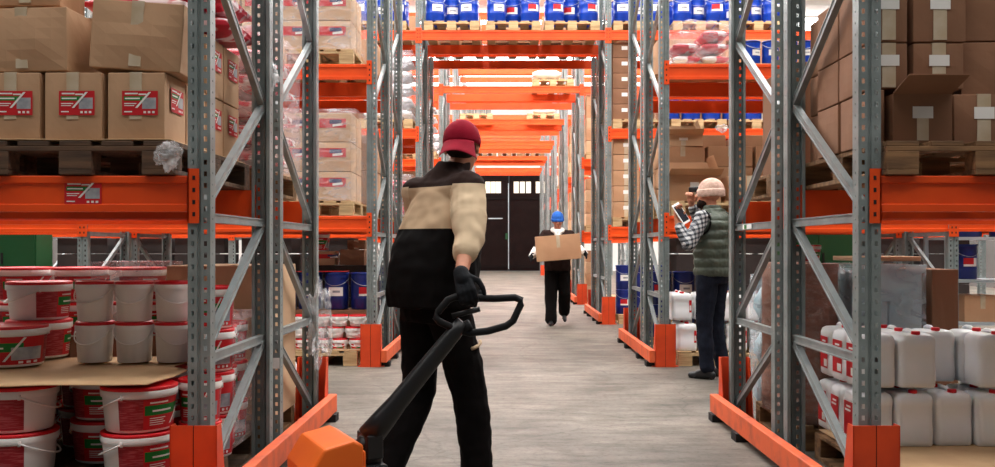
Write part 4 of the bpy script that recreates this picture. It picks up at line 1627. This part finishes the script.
# ---- clutter glimpsed low between the second-row uprights
def green_cabinet(x, y, label):
    t = thing('metal_cabinet', label, 'cabinet', (x, y, 0), 0, 'green metal cabinets')
    MB().box(-.5, .5, 0, .45, 0, 1.9).build('body', M['greencab'], t)
    for sg in (-1, 1):
        d = MB().box(min(0, sg * .49) + .005, max(0, sg * .49) - .005, -.02, 0, .08, 1.86).build('door', M['greencab'], t)
        MB().box(sg * .06 - .01, sg * .06 + .01, -.045, -.02, .95, 1.1).build('handle', M['dark'], d)
    return t


green_cabinet(-6.72, 12.6, 'green metal cabinet seen low beyond the white pails')
green_cabinet(4.15, 12.6, 'green metal cabinet beyond the jerrycans, behind the frames')
# shelving with buckets beyond the jerrycans
t = thing('storage_shelf', 'pale metal shelf unit beyond the jerrycans', 'shelf', (5.4, 10.0, 0))
for x in (-.75, .75):
    for y in (0, .5):
        MB().box(x - .02, x + .02, y - .02, y + .02, 0, 2.0).build('post', M['shelfmetal'], t)
for z in (.35, .8, 1.25, 1.7):
    MB().box(-.75, .75, -.02, .52, z, z + .03).build('shelf_board', M['shelfmetal'], t)
for j, (x, z) in enumerate(((5.0, 1.28), (5.35, 1.28), (5.75, 1.28), (4.95, .83), (5.6, .83))):
    DRUMS['navyred' if j % 2 else 'navy'].use((x, 10.24, z + .003), 'navy drum on the pale metal shelf, %s from the walkway on its %s board' % (ORD[j if j < 3 else j - 3], 'upper' if j < 3 else 'lower'), 'drums on the pale shelf')
carton(5.05, 10.24, .383, .4, .4, .28, 'tan carton on the lowest board of the pale shelf', 'tape', 'carton_tan')
carton(5.6, 10.24, .383, .4, .4, .2, 'white-stickered carton on the lowest board of the pale shelf', 'whitetape', 'carton_tan')
pallet(-3.62, Y + .58, 0, 'floor pallet in the shade beyond the white pails', .85, 1.15)
for i in range(4):
    DRUMS['navy'].use((-3.94 + .28 * i, Y + .4, PT), 'navy drum in the shade beyond the white pails, %s along' % ORD[i], gd2)
pallet(3.55, Y + 1.85, 0, 'floor pallet in the shade beyond the jerrycans', .85, .95)
for k in range(2):
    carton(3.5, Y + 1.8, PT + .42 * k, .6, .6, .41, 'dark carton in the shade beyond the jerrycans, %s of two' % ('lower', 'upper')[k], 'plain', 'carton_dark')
PAILS['large'].use((3.52, Y + 1.75, PT + .85), 'red pail on dark cartons beyond the jerrycans', gp, R(10))

# ------------------------------------------------------------------ people
class Blob:
    """rounded forms that grow together into one skin"""
    def __init__(s):
        s.mb = MB()

    def cap(s, p0, p1, r0, r1, n=14):
        p0, p1 = Vector(p0), Vector(p1)
        d = p1 - p0
        L = max(d.length, 1e-5)
        d.normalize()
        u = d.cross(Vector((.31, .17, .93)))
        if u.length < .1:
            u = d.cross(Vector((1, 0, 0)))
        u.normalize()
        m = Matrix((u, d.cross(u), d)).transposed().to_4x4()
        m.translation = p0
        prof = [(max(r0 * math.sin(a), .0004), -r0 * math.cos(a)) for a in (.05, .5, 1.0, 1.4)]
        prof += [(max(r1 * math.cos(a), .0004), L + r1 * math.sin(a)) for a in (.17, .57, 1.07, 1.52)]
        s.mb.lathe(prof, n, 0, (0, 0, 0), True, True, m)
        return s

    def chain(s, pts, rs):
        for i in range(len(pts) - 1):
            s.cap(pts[i], pts[i + 1], rs[i], rs[i + 1])
        return s

    def ell(s, c, r, rot=None):
        m = Matrix.Translation(Vector(c)) @ (rot.to_4x4() if rot else Matrix()) @ Matrix.Diagonal((*r, 1))
        prof = [(max(math.cos(a), .002), math.sin(a)) for a in [(-90 + 180 * k / 12) * math.pi / 180 for k in range(13)]]
        s.mb.lathe(prof, 20, 0, (0, 0, 0), True, True, m)
        return s

    def loft(s, rings, n=24):
        vs, fs = [], []
        for (c, rx, ry) in rings:
            for k in range(n):
                a = 2 * math.pi * k / n
                ca, sa = math.cos(a), math.sin(a)
                e = .86
                vs.append((c[0] + rx * math.copysign(abs(ca) ** e, ca), c[1] + ry * math.copysign(abs(sa) ** e, sa), c[2]))
        for i in range(len(rings) - 1):
            for k in range(n):
                a, b = i * n + k, i * n + (k + 1) % n
                fs.append((a, b, b + n, a + n))
        fs.append(list(range(n))[::-1])
        fs.append([(len(rings) - 1) * n + k for k in range(n)])
        s.mb.add(vs, fs, 0, True)
        return s

    def grow(s, name, mats, parent, voxel=.006, smooth=4, matfn=None, push=None):
        me = s.mb.mesh('tmp', [])
        o = bpy.data.objects.new('tmp', me)
        col.objects.link(o)
        r = o.modifiers.new('r', 'REMESH')
        r.mode = 'VOXEL'
        r.voxel_size = voxel
        if smooth:
            q = o.modifiers.new('s', 'SMOOTH')
            q.factor = .5
            q.iterations = smooth
        out = evaluated(o, name, mats)
        if push:
            n_ = len(out.vertices)
            cs, ns = [0.0] * (3 * n_), [0.0] * (3 * n_)
            out.vertices.foreach_get('co', cs)
            out.vertices.foreach_get('normal', ns)
            for i in range(0, 3 * n_, 3):
                cs[i:i + 3] = push(Vector(cs[i:i + 3]), Vector(ns[i:i + 3]))
            out.vertices.foreach_set('co', cs)
            out.update()
        for p in out.polygons:
            p.use_smooth = True
            if matfn:
                p.material_index = matfn(Vector(p.center[:]))
        return link(name, out, parent)


def hand(b, wrist, d, n, l, curl=25, r=.0088, thumb=1.0, size=1.0):
    """palm and five fingers: d along the fingers, n out of the palm, l towards the thumb"""
    w, d, n, l = Vector(wrist), Vector(d).normalized(), Vector(n).normalized(), Vector(l).normalized()
    k = size
    b.chain([w, w + d * .03 * k], [.026 * k, .027 * k])
    for q in (-.027, -.009, .009, .027):
        b.cap(w + d * .02 * k + l * q * .7 * k, w + d * .088 * k + l * q * k, .0155 * k, .0125 * k)
    for q, ln in ((-.03, .06), (-.0105, .076), (.0105, .082), (.03, .072)):
        p = w + d * .09 * k + l * q * k
        a = curl * .7
        for i, f in enumerate((.45, .32, .25)):
            dd = d * math.cos(R(a)) + n * math.sin(R(a))
            e = p + dd * ln * f * k
            b.cap(p, e, r * k * (1 - .06 * i), r * k * (.93 - .06 * i), 10)
            p = e
            a += curl
    p = w + d * .025 * k + l * .024 * k
    t1 = p + (d * .55 + l * .75 + n * .25 * thumb).normalized() * .042 * k
    t2 = t1 + (d * .85 + l * .25 + n * .5 * thumb).normalized() * .034 * k
    t3 = t2 + (d * .8 - l * .05 + n * .7 * thumb).normalized() * .026 * k
    b.chain([p, t1, t2, t3], [.0145 * k, .012 * k, .0105 * k, .009 * k])


def head(b, c, rot, k=1.0):
    def q(x, y, z):
        return Vector(c) + rot @ (Vector((x, y, z)) * k)
    b.ell(q(0, -.008, .03), (.076 * k, .096 * k, .094 * k), rot)
    b.ell(q(0, .03, -.045), (.058 * k, .066 * k, .072 * k), rot)
    b.ell(q(0, .066, -.096), (.028 * k, .024 * k, .02 * k), rot)
    b.cap(q(-.034, .083, .028), q(.034, .083, .028), .013 * k, .013 * k)
    b.cap(q(0, .094, .014), q(0, .112, -.028), .0095 * k, .0145 * k)
    b.cap(q(-.011, .1, -.03), q(.011, .1, -.03), .009 * k, .009 * k)
    for z in (-.058, -.07):
        b.cap(q(-.02, .09, z), q(.02, .09, z), .0085 * k, .0085 * k)
    for sg in (-1, 1):
        b.ell(q(sg * .04, .062, -.028), (.026 * k, .026 * k, .03 * k), rot)
        b.ell(q(sg * .076, -.008, -.006), (.01 * k, .022 * k, .032 * k), rot)
    return q


def eyes(q, parent, k=1.0):
    for sg in (-1, 1):
        e = MB()
        c = q(sg * .031, .084, .008)
        e.lathe([(max(.0125 * k * math.sin(a), .0003), -.0125 * k * math.cos(a)) for a in [math.pi * i / 10 for i in range(11)]], 14, 0, c)
        c2 = q(sg * .031, .092, .008)
        e.lathe([(max(.0062 * k * math.sin(a), .0003), -.0062 * k * math.cos(a)) for a in [math.pi * i / 8 for i in range(9)]], 12, 1, c2)
        e.build('eye', [M['eye'], M['iris']], parent)


def frame_of(person):
    inv = (Matrix.Translation(person.location) @ Matrix.Rotation(person.rotation_euler[2], 4, 'Z')).inverted()
    return lambda p: inv @ Vector(p)


def shoe(parent, ank, yaw, pitch=0.0, k=1.0, name='shoe'):
    b = Blob()
    rot = (Matrix.Rotation(yaw, 3, 'Z') @ Matrix.Rotation(pitch, 3, 'X'))
    def q(x, y, z):
        return Vector(ank) + rot @ (Vector((x, y, z)) * k)
    b.chain([q(0, -.045, -.05), q(0, .05, -.055), q(0, .15, -.062)], [.038 * k, .04 * k, .03 * k])
    b.chain([q(0, -.01, .03), q(0, -.02, -.03)], [.046 * k, .042 * k])
    b.chain([q(0, 0, -.015), q(0, .08, -.045)], [.042 * k, .034 * k])
    b.chain([q(0, -.06, -.075), q(0, .165, -.077)], [.0125 * k, .0125 * k])
    b.chain([q(-.028, .1, -.077), q(.028, .1, -.077)], [.0125 * k, .0125 * k])
    b.chain([q(-.026, -.05, -.077), q(.026, -.05, -.077)], [.0125 * k, .0125 * k])
    return b.grow(name, [M['boot']], parent, .006, 3)


def body_base(b, pel, chest, neck, hd, sh, k=1.0):
    px, py, pz = pel
    cx, cy, cz = chest
    nx, ny, nz = neck
    def mix(t):
        return (px + (cx - px) * t, py + (cy - py) * t, pz + (cz - pz) * t)
    b.loft([(mix(-.15), .12 * k, .09 * k), (mix(0), .158 * k, .105 * k), (mix(.25), .15 * k, .1 * k), (mix(.5), .14 * k, .098 * k), (mix(.8), .158 * k, .108 * k), (mix(1), .165 * k, .105 * k),
            ((cx, cy, cz + .08), .13 * k, .085 * k), ((nx, ny, nz), .06 * k, .058 * k)])
    b.cap(neck, (hd[0], hd[1] - .01, hd[2] - .06), .054 * k, .052 * k)
    for s_ in sh:
        b.cap((cx, cy, cz + .05), s_, .07 * k, .055 * k)


# --- the man in the red cap, walking away with the pallet truck
man = thing('person', 'person in red cap and brown and beige work jacket pulling a pallet truck', 'person', (-.33, 4.42, 0), R(-45))
T = frame_of(man)
pel, chest, neck, hd = (0, 0, .93), (0, .07, 1.33), (0, .11, 1.5), (0, .175, 1.648)
shL, shR = (-.18, .05, 1.435), (.18, .05, 1.435)
elR, wrR = T((-.16, 4.15, 1.215)), T((-.185, 3.985, 1.065))
elL, wrL = (-.235, .12, 1.16), (-.2, .3, 1.02)
hipL, hipR = (-.095, 0, .9), (.095, 0, .9)
knL, anL, knR, anR = (-.11, .0, .5), (-.12, -.2, .12), (.1, .13, .5), (.1, .19, .09)
hdir = (T((-.16, 3.93, .985)) - wrR).normalized()
b = Blob()
body_base(b, pel, chest, neck, hd, (shL, shR))
hrot = Matrix.Rotation(R(36), 3, 'Z') @ Matrix.Rotation(R(-8), 3, 'X')
q1 = head(b, hd, hrot)
b.chain([shR, elR, wrR], [.05, .042, .029])
b.chain([shL, elL, wrL], [.05, .042, .029])
b.chain([hipL, knL, anL], [.085, .056, .042])
b.chain([hipR, knR, anR], [.085, .056, .042])
body1 = b.grow('body', [M['skin']], man, .007, 4)
eyes(q1, man)
# jacket
b = Blob()
b.loft([((0, -.015, .9), .22, .18), ((0, -.015, .97), .225, .19), ((0, -.005, 1.08), .225, .19), ((0, .015, 1.2), .215, .175), ((0, .05, 1.32), .205, .152), ((0, .07, 1.42), .175, .115), ((0, .085, 1.49), .105, .085), ((0, .1, 1.535), .072, .068)])
for sh_ in (shR, shL):
    b.cap((0, .06, 1.41), sh_, .1, .084)
    b.cap((0, .1, 1.515), Vector((0, .08, 1.46)).lerp(Vector(sh_), .8), .07, .07)
b.loft([((0, .09, 1.5), .085, .085), ((0, .118, 1.56), .076, .078), ((0, .125, 1.578), .07, .072)])
fe = Vector(elR).lerp(Vector(wrR), .4)
b.chain([shR, Vector(shR).lerp(Vector(elR), .55), elR, fe], [.08, .079, .068, .058])
b.chain([shL, elL, wrL], [.08, .066, .048])
aA, aB = Vector(shR), Vector(elR)


def jacket_zone(p):
    for a_, e_, w_ in ((Vector(shR), Vector(elR), Vector(wrR)), (Vector(shL), Vector(elL), Vector(wrL))):
        for s0, s1 in ((a_, e_), (e_, w_)):
            t_ = max(0, min(1, (p - s0).dot(s1 - s0) / (s1 - s0).length_squared))
            if (p - s0.lerp(s1, t_)).length < .086:
                return 1
    return 0


def folds(sc, amp, st=1.0):
    return lambda co, no: co + no * amp * (noise.noise(Vector((co.x * sc, co.y * sc, co.z * sc * st))) + .5 * noise.noise(co * sc * 2.3))


b.grow('jacket', [M['jacket_body'], M['jacket_sleeve']], man, .006, 6, jacket_zone, folds(8, .013, .7))
b = Blob()
b.loft([((0, 0, .83), .165, .125), ((0, 0, .93), .18, .14), ((0, .0, 1.0), .175, .135)])
b.chain([hipL, Vector(hipL).lerp(Vector(knL), .5), knL, Vector(knL).lerp(Vector(anL), .6), anL], [.105, .098, .084, .08, .076])
b.chain([hipR, Vector(hipR).lerp(Vector(knR), .5), knR, Vector(knR).lerp(Vector(anR), .6), anR], [.105, .098, .086, .082, .078])
b.grow('trousers', [M['black_cloth']], man, .008, 4, None, folds(10, .011, .6))
MB().tube([(.098 + .103 * math.cos(R(a)), .06 + .103 * math.sin(R(a)), .715 + .0004 * a) for a in range(-5, 60, 8)], .008, 6).build('knee_strip', M['beige_cloth'], man)
# pale reinforcement strip over the knee
b = Blob()
hn = Matrix.Rotation(R(45), 3, 'Z') @ Vector((0, 1, 0))
hn = (hn - hdir * hn.dot(hdir)).normalized()
hand(b, Vector(wrR) - hdir * .0, hdir, hn, hdir.cross(hn), 52, .0105, 1.0, 1.06)
b.cap(Vector(wrR) - hdir * .0, Vector(wrR) + hdir * .03, .035, .035)
b.grow('glove', [M['glove']], man, .0045, 2)
b = Blob()
dL = (Vector(wrL) - Vector(elL)).normalized()
hand(b, wrL, dL, (.9, .2, .2), dL.cross(Vector((.9, .2, .2))), 24, .0105, 1, 1.05)
b.cap(Vector(wrL) - dL * .03, Vector(wrL) + dL * .03, .037, .035)
b.grow('glove', [M['glove']], man, .0045, 2)
# cap worn backwards
def cap_q(x, y, z):
    return Vector(hd) + hrot @ Vector((x, y, z))
s = MB()
pr = [(math.cos(R(a)), math.sin(R(a))) for a in range(-12, 90, 8)] + [(.01, 1.0)]
mt = Matrix.Translation(cap_q(0, -.012, .03)) @ hrot.to_4x4() @ Matrix.Diagonal((.087, .108, .1, 1))
s.lathe(pr, 28, 0, (0, 0, 0), True, False, mt)
mt2 = Matrix.Translation(cap_q(0, -.012, .128)) @ hrot.to_4x4() @ Matrix.Diagonal((.01, .01, .006, 1))
s.lathe(pr, 10, 0, (0, 0, 0), True, False, mt2)
cp = s.build('cap', M['cap_red'], man)
so = cp.modifiers.new('s', 'SOLIDIFY')
so.thickness = .004
so.offset = 1
s = MB()
vs = []
nx, ny = 14, 6
for lay in (0, 1):
    for j in range(ny + 1):
        for i in range(nx + 1):
            a = R(-180 + 36 + (180 - 72) * i / nx)
            ca, sa = math.cos(a), math.sin(a)
            t_ = j / ny
            rr = 1.0 + t_ * .72 * (.4 + .6 * abs(sa))
            vs.append(cap_q(.089 * ca * (1 + (rr - 1) * .5), -.012 + .11 * sa * rr, .014 - .07 * t_ - .03 * ca * ca * t_ - lay * .004))
st = (nx + 1) * (ny + 1)
fs = []
for lay in (0, 1):
    for j in range(ny):
        for i in range(nx):
            a = lay * st + j * (nx + 1) + i
            fs.append((a, a + 1, a + nx + 2, a + nx + 1))
rim = [i for i in range(nx + 1)] + [(j * (nx + 1) + nx) for j in range(1, ny + 1)] + [ny * (nx + 1) + i for i in range(nx - 1, -1, -1)] + [j * (nx + 1) for j in range(ny - 1, 0, -1)]
for i, a in enumerate(rim):
    c_ = rim[(i + 1) % len(rim)]
    fs.append((a, c_, c_ + st, a + st))
s.add(vs, fs, 0, True)
s.build('brim', M['cap_red'], cp)
b = Blob()
b.ell(cap_q(0, -.03, -.008), (.074, .078, .055), hrot)
b.grow('hair', [M['hair']], man, .006, 2)
shoe(man, Vector(anL) + Vector((0, 0, -.01)), 0, R(-28))
shoe(man, anR, R(-4))

# --- pallet truck
tr = thing('pallet_truck', 'orange hand pallet truck with black loop handle held by the person in red cap', 'pallet truck', (-.57, 3.97, 0), math.atan2(-.43, -.9))
TJ = frame_of(tr)            # local +x runs along the forks
s = MB()
s.prism([(.08, .1), (.3, .1), (.3, .29), (.24, .385), (.12, .41), (.08, .39)], 'y', -.19, .19)
s.box(.06, .08, -.16, .16, .12, .36)
s.build('hood', M['jack'], tr, bevel=.015)
MB().box(.12, .24, -.193, -.189, .2, .28).build('decal', M['jackyellow'], tr)
MB().box(.12, .24, .189, .193, .18, .28).build('decal', M['jackyellow'], tr)
for sg in (-1, 1):
    k_ = MB()
    k_.prism([(.29, .08), (1.4, .06), (1.46, .065), (1.46, .085), (1.3, .13), (.29, .14)], 'y', min(sg * .27, sg * .11), max(sg * .27, sg * .11))
    k_.build('fork', M['jack'], tr, bevel=.008)
    MB().lathe([(.035, -.04), (.04, -.036), (.04, .036), (.035, .04)], 16, 0, (0, 0, 0), True, True, Matrix.Translation((1.2, sg * .19, .041)) @ Matrix.Rotation(R(90), 4, 'X')).build('roller', M['rubber'], tr)
s = MB()
s.lathe([(.07, .1), (.075, .12), (.075, .2), (.055, .22), (.055, .34), (.06, .36), (.04, .39)], 20)
s.box(-.05, .08, -.1, .1, .2, .28)
s.box(-.04, .03, -.075, .075, .3, .4)
s.build('pump', M['blackplastic'], tr, bevel=.006)
for sg in (-1, 1):
    MB().lathe([(.07, -.028), (.1, -.024), (.1, .024), (.07, .028)], 24, 0, (0, 0, 0), True, True, Matrix.Translation((0, sg * .09, .101)) @ Matrix.Rotation(R(90), 4, 'X')).build('steer_wheel', M['rubber'], tr)
HY = 3.962
base = TJ((-.565, 3.955, .385))
top = TJ(P(463, 322, HY))
s = MB()
s.tube([base, base.lerp(top, .15), base.lerp(top, .3), base.lerp(top, .9), top], [.056, .05, .042, .034, .03], 14)
s.build('shaft', M['blackplastic'], tr)
loop = [(455, 297), (470, 298), (495, 298.5), (515, 297.5), (521, 300), (521, 304), (513, 321), (506, 326), (488, 331), (470, 333), (455, 329), (440, 322), (436, 318), (438, 312), (448, 300)]
pts = [TJ(P(a_, b_, HY + (a_ - 470) * .0006)) for a_, b_ in loop]
s = MB()
s.tube(pts, .0155, 10, 0, True)
s.tube([TJ(P(463, 322, HY)), TJ(P(468, 331, HY))], .026, 10)
s.build('loop_handle', M['rubber'], tr)
s = MB()
s.tube([TJ(P(452, 316, HY)), TJ(P(480, 309, HY))], .012, 8)
s.build('release_lever', M['blackplastic'], tr)

# --- the man carrying a box towards the camera
k2 = .955
man2 = thing('person', 'person in blue knit hat carrying a cardboard box down the walkway', 'person', (.785, 14.3, 0), R(180))
T2 = frame_of(man2)
pel, chest, neck, hd = (0, 0, .89), (0, -.005, 1.27), (0, 0, 1.42), (0, .035, 1.565)
shL, shR = (-.185, -.01, 1.36), (.185, -.01, 1.36)
elL, wrL = (-.335, .06, 1.12), (-.4, .26, 1.07)
elR, wrR = (.335, .06, 1.1), (.4, .26, 1.03)
hipL, hipR = (-.09, 0, .86), (.09, 0, .86)
knR, anR, knL, anL = (.1, .08, .48), (.1, .1, .09), (-.105, .04, .49), (-.115, -.2, .2)
b = Blob()
body_base(b, pel, chest, neck, hd, (shL, shR), k2)
hrot = Matrix.Rotation(R(-9), 3, 'X')
q2 = head(b, hd, hrot, k2)
for a_, e_, w_ in ((shL, elL, wrL), (shR, elR, wrR)):
    b.chain([a_, e_, w_], [.048, .04, .028])
for a_, e_, w_ in ((hipL, knL, anL), (hipR, knR, anR)):
    b.chain([a_, e_, w_], [.082, .054, .04])
b.grow('body', [M['skin_dark']], man2, .007, 3)
eyes(q2, man2, k2)
b = Blob()
b.loft([((0, 0, .82), .2, .15), ((0, 0, .95), .2, .15), ((0, 0, 1.15), .195, .142), ((0, -.005, 1.3), .18, .125), ((0, -.005, 1.38), .15, .1), ((0, 0, 1.43), .08, .075)])
for a_, e_, w_ in ((shL, elL, wrL), (shR, elR, wrR)):
    b.cap((0, -.005, 1.34), a_, .09, .076)
    b.chain([a_, e_, Vector(e_).lerp(Vector(w_), .85)], [.075, .062, .05])


def zone2(p):
    for e_, w_ in ((elL, wrL), (elR, wrR)):
        e_, w_ = Vector(e_), Vector(w_)
        t_ = (p - e_).dot(w_ - e_) / (w_ - e_).length_squared
        if t_ > -.35 and (p - e_.lerp(w_, max(0, min(1, t_)))).length < .085:
            return 1
    return 0


b.grow('jacket', [M['brown_cloth'], M['fleece']], man2, .008, 4, zone2, folds(11, .01))
b = Blob()
for k in range(14):
    a_ = 2 * math.pi * k / 14
    b.ell((.075 * math.cos(a_), .012 + .075 * math.sin(a_), 1.425 - .018 * math.sin(a_)), (.036, .036, .04))
b.cap((-.035, .095, 1.4), (-.02, .12, 1.33), .03, .022)
b.cap((.035, .095, 1.4), (.02, .12, 1.33), .03, .022)
b.grow('fleece_collar', [M['fleece']], man2, .007, 2)
b = Blob()
b.loft([((0, 0, .8), .155, .115), ((0, 0, .88), .165, .125), ((0, 0, .96), .16, .12)])
for a_, e_, w_ in ((hipL, knL, anL), (hipR, knR, anR)):
    b.chain([a_, Vector(a_).lerp(Vector(e_), .5), e_, Vector(e_).lerp(Vector(w_), .6), w_], [.108, .104, .094, .09, .088])
b.grow('trousers', [M['black_cloth']], man2, .008, 4, None, folds(10, .008, .6))
for w_, sg in ((wrL, 1), (wrR, -1)):
    b = Blob()
    hand(b, w_, (sg * -.1, .9, -.25), (sg, .1, .25), (0, .25, .95), 14, .0105, 1, 1.02)
    b.cap(Vector(w_) - Vector((0, .03, 0)), Vector(w_) + Vector((0, .03, 0)), .036, .034)
    b.grow('glove', [M['glove']], man2, .005, 2)
s = MB()
pr = [(math.cos(R(a)), math.sin(R(a))) for a in range(-24, 90, 9)] + [(.01, 1.0)]
mt = Matrix.Translation(Vector(hd) + hrot @ Vector((0, -.008, .045))) @ hrot.to_4x4() @ Matrix.Diagonal((.088, .107, .098, 1))
s.lathe(pr, 26, 0, (0, 0, 0), True, False, mt)
mt = Matrix.Translation(Vector(hd) + hrot @ Vector((0, -.008, .02))) @ hrot.to_4x4() @ Matrix.Diagonal((.092, .111, .02, 1))
s.lathe([(.97, -1), (1.02, -.6), (1.03, .6), (.98, 1)], 26, 0, (0, 0, 0), True, False, mt)
hat = s.build('knit_hat', M['blue_knit'], man2)
so = hat.modifiers.new('s', 'SOLIDIFY')
so.thickness = .005
so.offset = 1
shoe(man2, anL, R(4), R(-38), k2, 'boot')
shoe(man2, anR, R(-4), 0, k2, 'boot')
carton(.785, 13.915, .985, .655, .38, .365, 'plain cardboard box held by the person in the blue hat', 'tape', 'carton_tan', 0, (0, R(-4.5), 0), None)

# --- the man in the olive vest with tablet and scanner
man3 = thing('person', 'person in pale knit hat and olive vest scanning goods', 'person', (1.86, 8.52, 0), R(49))
T3 = frame_of(man3)
pel, chest, neck, hd = (0, 0, .94), (0, .0, 1.33), (0, .005, 1.5), (0, .035, 1.645)
shL, shR = (-.185, 0, 1.435), (.185, .0, 1.435)
elL, wrL = T3((1.6, 8.29, 1.195)), T3((1.528, 8.42, 1.385))
elR, wrR = T3((1.83, 8.87, 1.36)), T3((1.715, 8.76, 1.575))
hipL, hipR = (-.095, 0, .91), (.095, 0, .91)
knL, anL, knR, anR = (-.1, .03, .5), (-.105, .0, .09), (.1, .03, .5), (.11, -.04, .09)
b = Blob()
body_base(b, pel, chest, neck, hd, (shL, shR))
hrot = Matrix.Rotation(R(30), 3, 'Z') @ Matrix.Rotation(R(6), 3, 'X')
q3 = head(b, hd, hrot)
for a_, e_, w_ in ((shL, elL, wrL), (shR, elR, wrR)):
    b.chain([a_, e_, w_], [.05, .04, .028])
for a_, e_, w_ in ((hipL, knL, anL), (hipR, knR, anR)):
    b.chain([a_, e_, w_], [.085, .056, .042])
fd = (T3((1.525, 8.44, 1.48)) - Vector(wrL)).normalized()
tn = Matrix.Rotation(R(-49), 3, 'Z') @ Vector((.6, -.65, .45))
tn.normalize()
hand(b, wrL, fd, (tn * 1.0), fd.cross(tn) * 1.0, 26, .0088)
fr_ = (T3((1.70, 8.71, 1.67)) - Vector(wrR)).normalized()
sn = Matrix.Rotation(R(-49), 3, 'Z') @ Vector((-.5, -.85, .1))
sn = (sn - fr_ * sn.dot(fr_)).normalized()
hand(b, wrR, fr_, sn, fr_.cross(sn), 48, .0088)
b.grow('body', [M['skin']], man3, .0055, 3)
eyes(q3, man3)
b = Blob()
for a_, e_, w_ in ((shL, elL, wrL), (shR, elR, wrR)):
    b.cap((0, 0, 1.4), a_, .08, .07)
    b.chain([a_, Vector(a_).lerp(Vector(e_), .5), e_, Vector(e_).lerp(Vector(w_), .8)], [.07, .066, .06, .046])
b.loft([((0, 0, .92), .16, .115), ((0, 0, 1.2), .155, .115), ((0, 0, 1.42), .15, .1)])
b.grow('plaid_shirt', [M['plaid']], man3, .007, 3, None, folds(14, .008))
b = Blob()
rings = []
for k in range(46):
    z = .915 + k * .0133
    t_ = (z - .915) / .585
    rx = .185 + .01 * math.sin(t_ * 3.1) - max(0, t_ - .82) * .5
    ry = .15 + .008 * math.sin(t_ * 3.1) - max(0, t_ - .82) * .3
    qb = abs(math.sin((z - .915) / .082 * math.pi)) ** .6 * .017 - .006
    rings.append(((0, .0 - .01, z), rx + qb, ry + qb))
b.loft(rings, 40)
b.loft([((0, -.005, 1.47), .09, .085), ((0, 0, 1.5), .083, .08), ((0, .005, 1.545), .078, .078), ((0, .005, 1.55), .07, .07)])
b.cap((-.1, 0, 1.44), (-.155, 0, 1.445), .07, .06)
b.cap((.1, 0, 1.44), (.155, 0, 1.445), .07, .06)
b.grow('padded_vest', [M['olive']], man3, .006, 2, None, folds(18, .006))
# dark binding round the arm hole
for sh_, sg in ((shL, -1), (shR, 1)):
    pts = []
    for k in range(16):
        a_ = 2 * math.pi * k / 16
        pts.append((sg * (.186 - .012 * math.sin(a_) + .01), .095 * math.cos(a_) * .9, 1.39 + .105 * math.sin(a_)))
    MB().tube(pts, .01, 8, 0, True).build('binding', M['black_cloth'], man3)
b = Blob()
b.loft([((0, 0, .85), .16, .12), ((0, 0, .92), .17, .13), ((0, 0, .97), .168, .128)])
for a_, e_, w_ in ((hipL, knL, anL), (hipR, knR, anR)):
    b.chain([a_, Vector(a_).lerp(Vector(e_), .5), e_, Vector(e_).lerp(Vector(w_), .6), Vector(w_) + Vector((0, 0, .02))], [.1, .092, .076, .07, .066])
b.grow('jeans', [M['navy_cloth']], man3, .008, 4, None, folds(10, .009, .8))
def hat_q(x, y, z):
    return Vector(hd) + hrot @ Vector((x, y, z))
s = MB()
mt = Matrix.Translation(hat_q(0, -.014, .04)) @ hrot.to_4x4() @ Matrix.Rotation(R(-8), 4, 'X') @ Matrix.Diagonal((.09, .112, .108, 1))
s.lathe([(math.cos(R(a)), math.sin(R(a))) for a in range(-20, 90, 8)] + [(.01, 1.0)], 28, 0, (0, 0, 0), True, False, mt)
mt = Matrix.Translation(hat_q(0, -.014, .018)) @ hrot.to_4x4() @ Matrix.Rotation(R(-8), 4, 'X') @ Matrix.Diagonal((.094, .116, .032, 1))
s.lathe([(.96, -1), (1.02, -.7), (1.035, .7), (.98, 1)], 28, 0, (0, 0, 0), True, False, mt)
hat = s.build('knit_hat', M['beige_knit'], man3)
so = hat.modifiers.new('s', 'SOLIDIFY')
so.thickness = .006
so.offset = 1
b = Blob()
b.ell(q3(0, .045, -.075), (.058, .056, .045), hrot)
b.ell(q3(0, .07, -.1), (.034, .032, .03), hrot)
b.grow('beard', [M['hair']], man3, .006, 2, None, folds(60, .003))
shoe(man3, anL, R(6))
shoe(man3, anR, R(-14))
# tablet in his raised hand
nW = Vector((.6, -.65, .45)).normalized()
aW = Vector((.42, 0, -.87))
aW = (aW - nW * aW.dot(nW)).normalized()
bW = aW.cross(nW)
tb = thing('tablet', 'white tablet with dark screen held by the person in the olive vest', 'tablet', P(681, 213.5, 8.43))
tb.rotation_mode = 'QUATERNION'
tb.rotation_quaternion = Matrix((bW, aW, nW)).transposed().to_quaternion()
MB().box(-.066, .066, -.1, .1, -.004, .004).build('case', M['white'], tb, bevel=.004)
MB().box(-.054, .054, -.08, .08, .004, .0052).build('screen', M['screen'], tb)
# barcode scanner
sc_ = thing('barcode_scanner', 'black handheld scanner raised by the person in the olive vest', 'scanner', P(697, 190, 8.68))
sc_.rotation_euler = (0, 0, R(50))
MB().box(-.026, .026, -.06, .075, -.02, .03).build('scan_head', M['blackplastic'], sc_, bevel=.01)
MB().box(-.022, .022, -.0615, -.06, -.014, .024).build('screen', M['shelfmetal'], sc_)
MB().bar((0, -.01, -.015), (0, -.035, -.13), .036, .03).build('grip', M['blackplastic'], sc_, bevel=.008)
MB().tube([(0, -.035, -.13), (.0, -.05, -.2), (.01, -.04, -.27)], .004, 6).build('strap', M['rubber'], sc_)
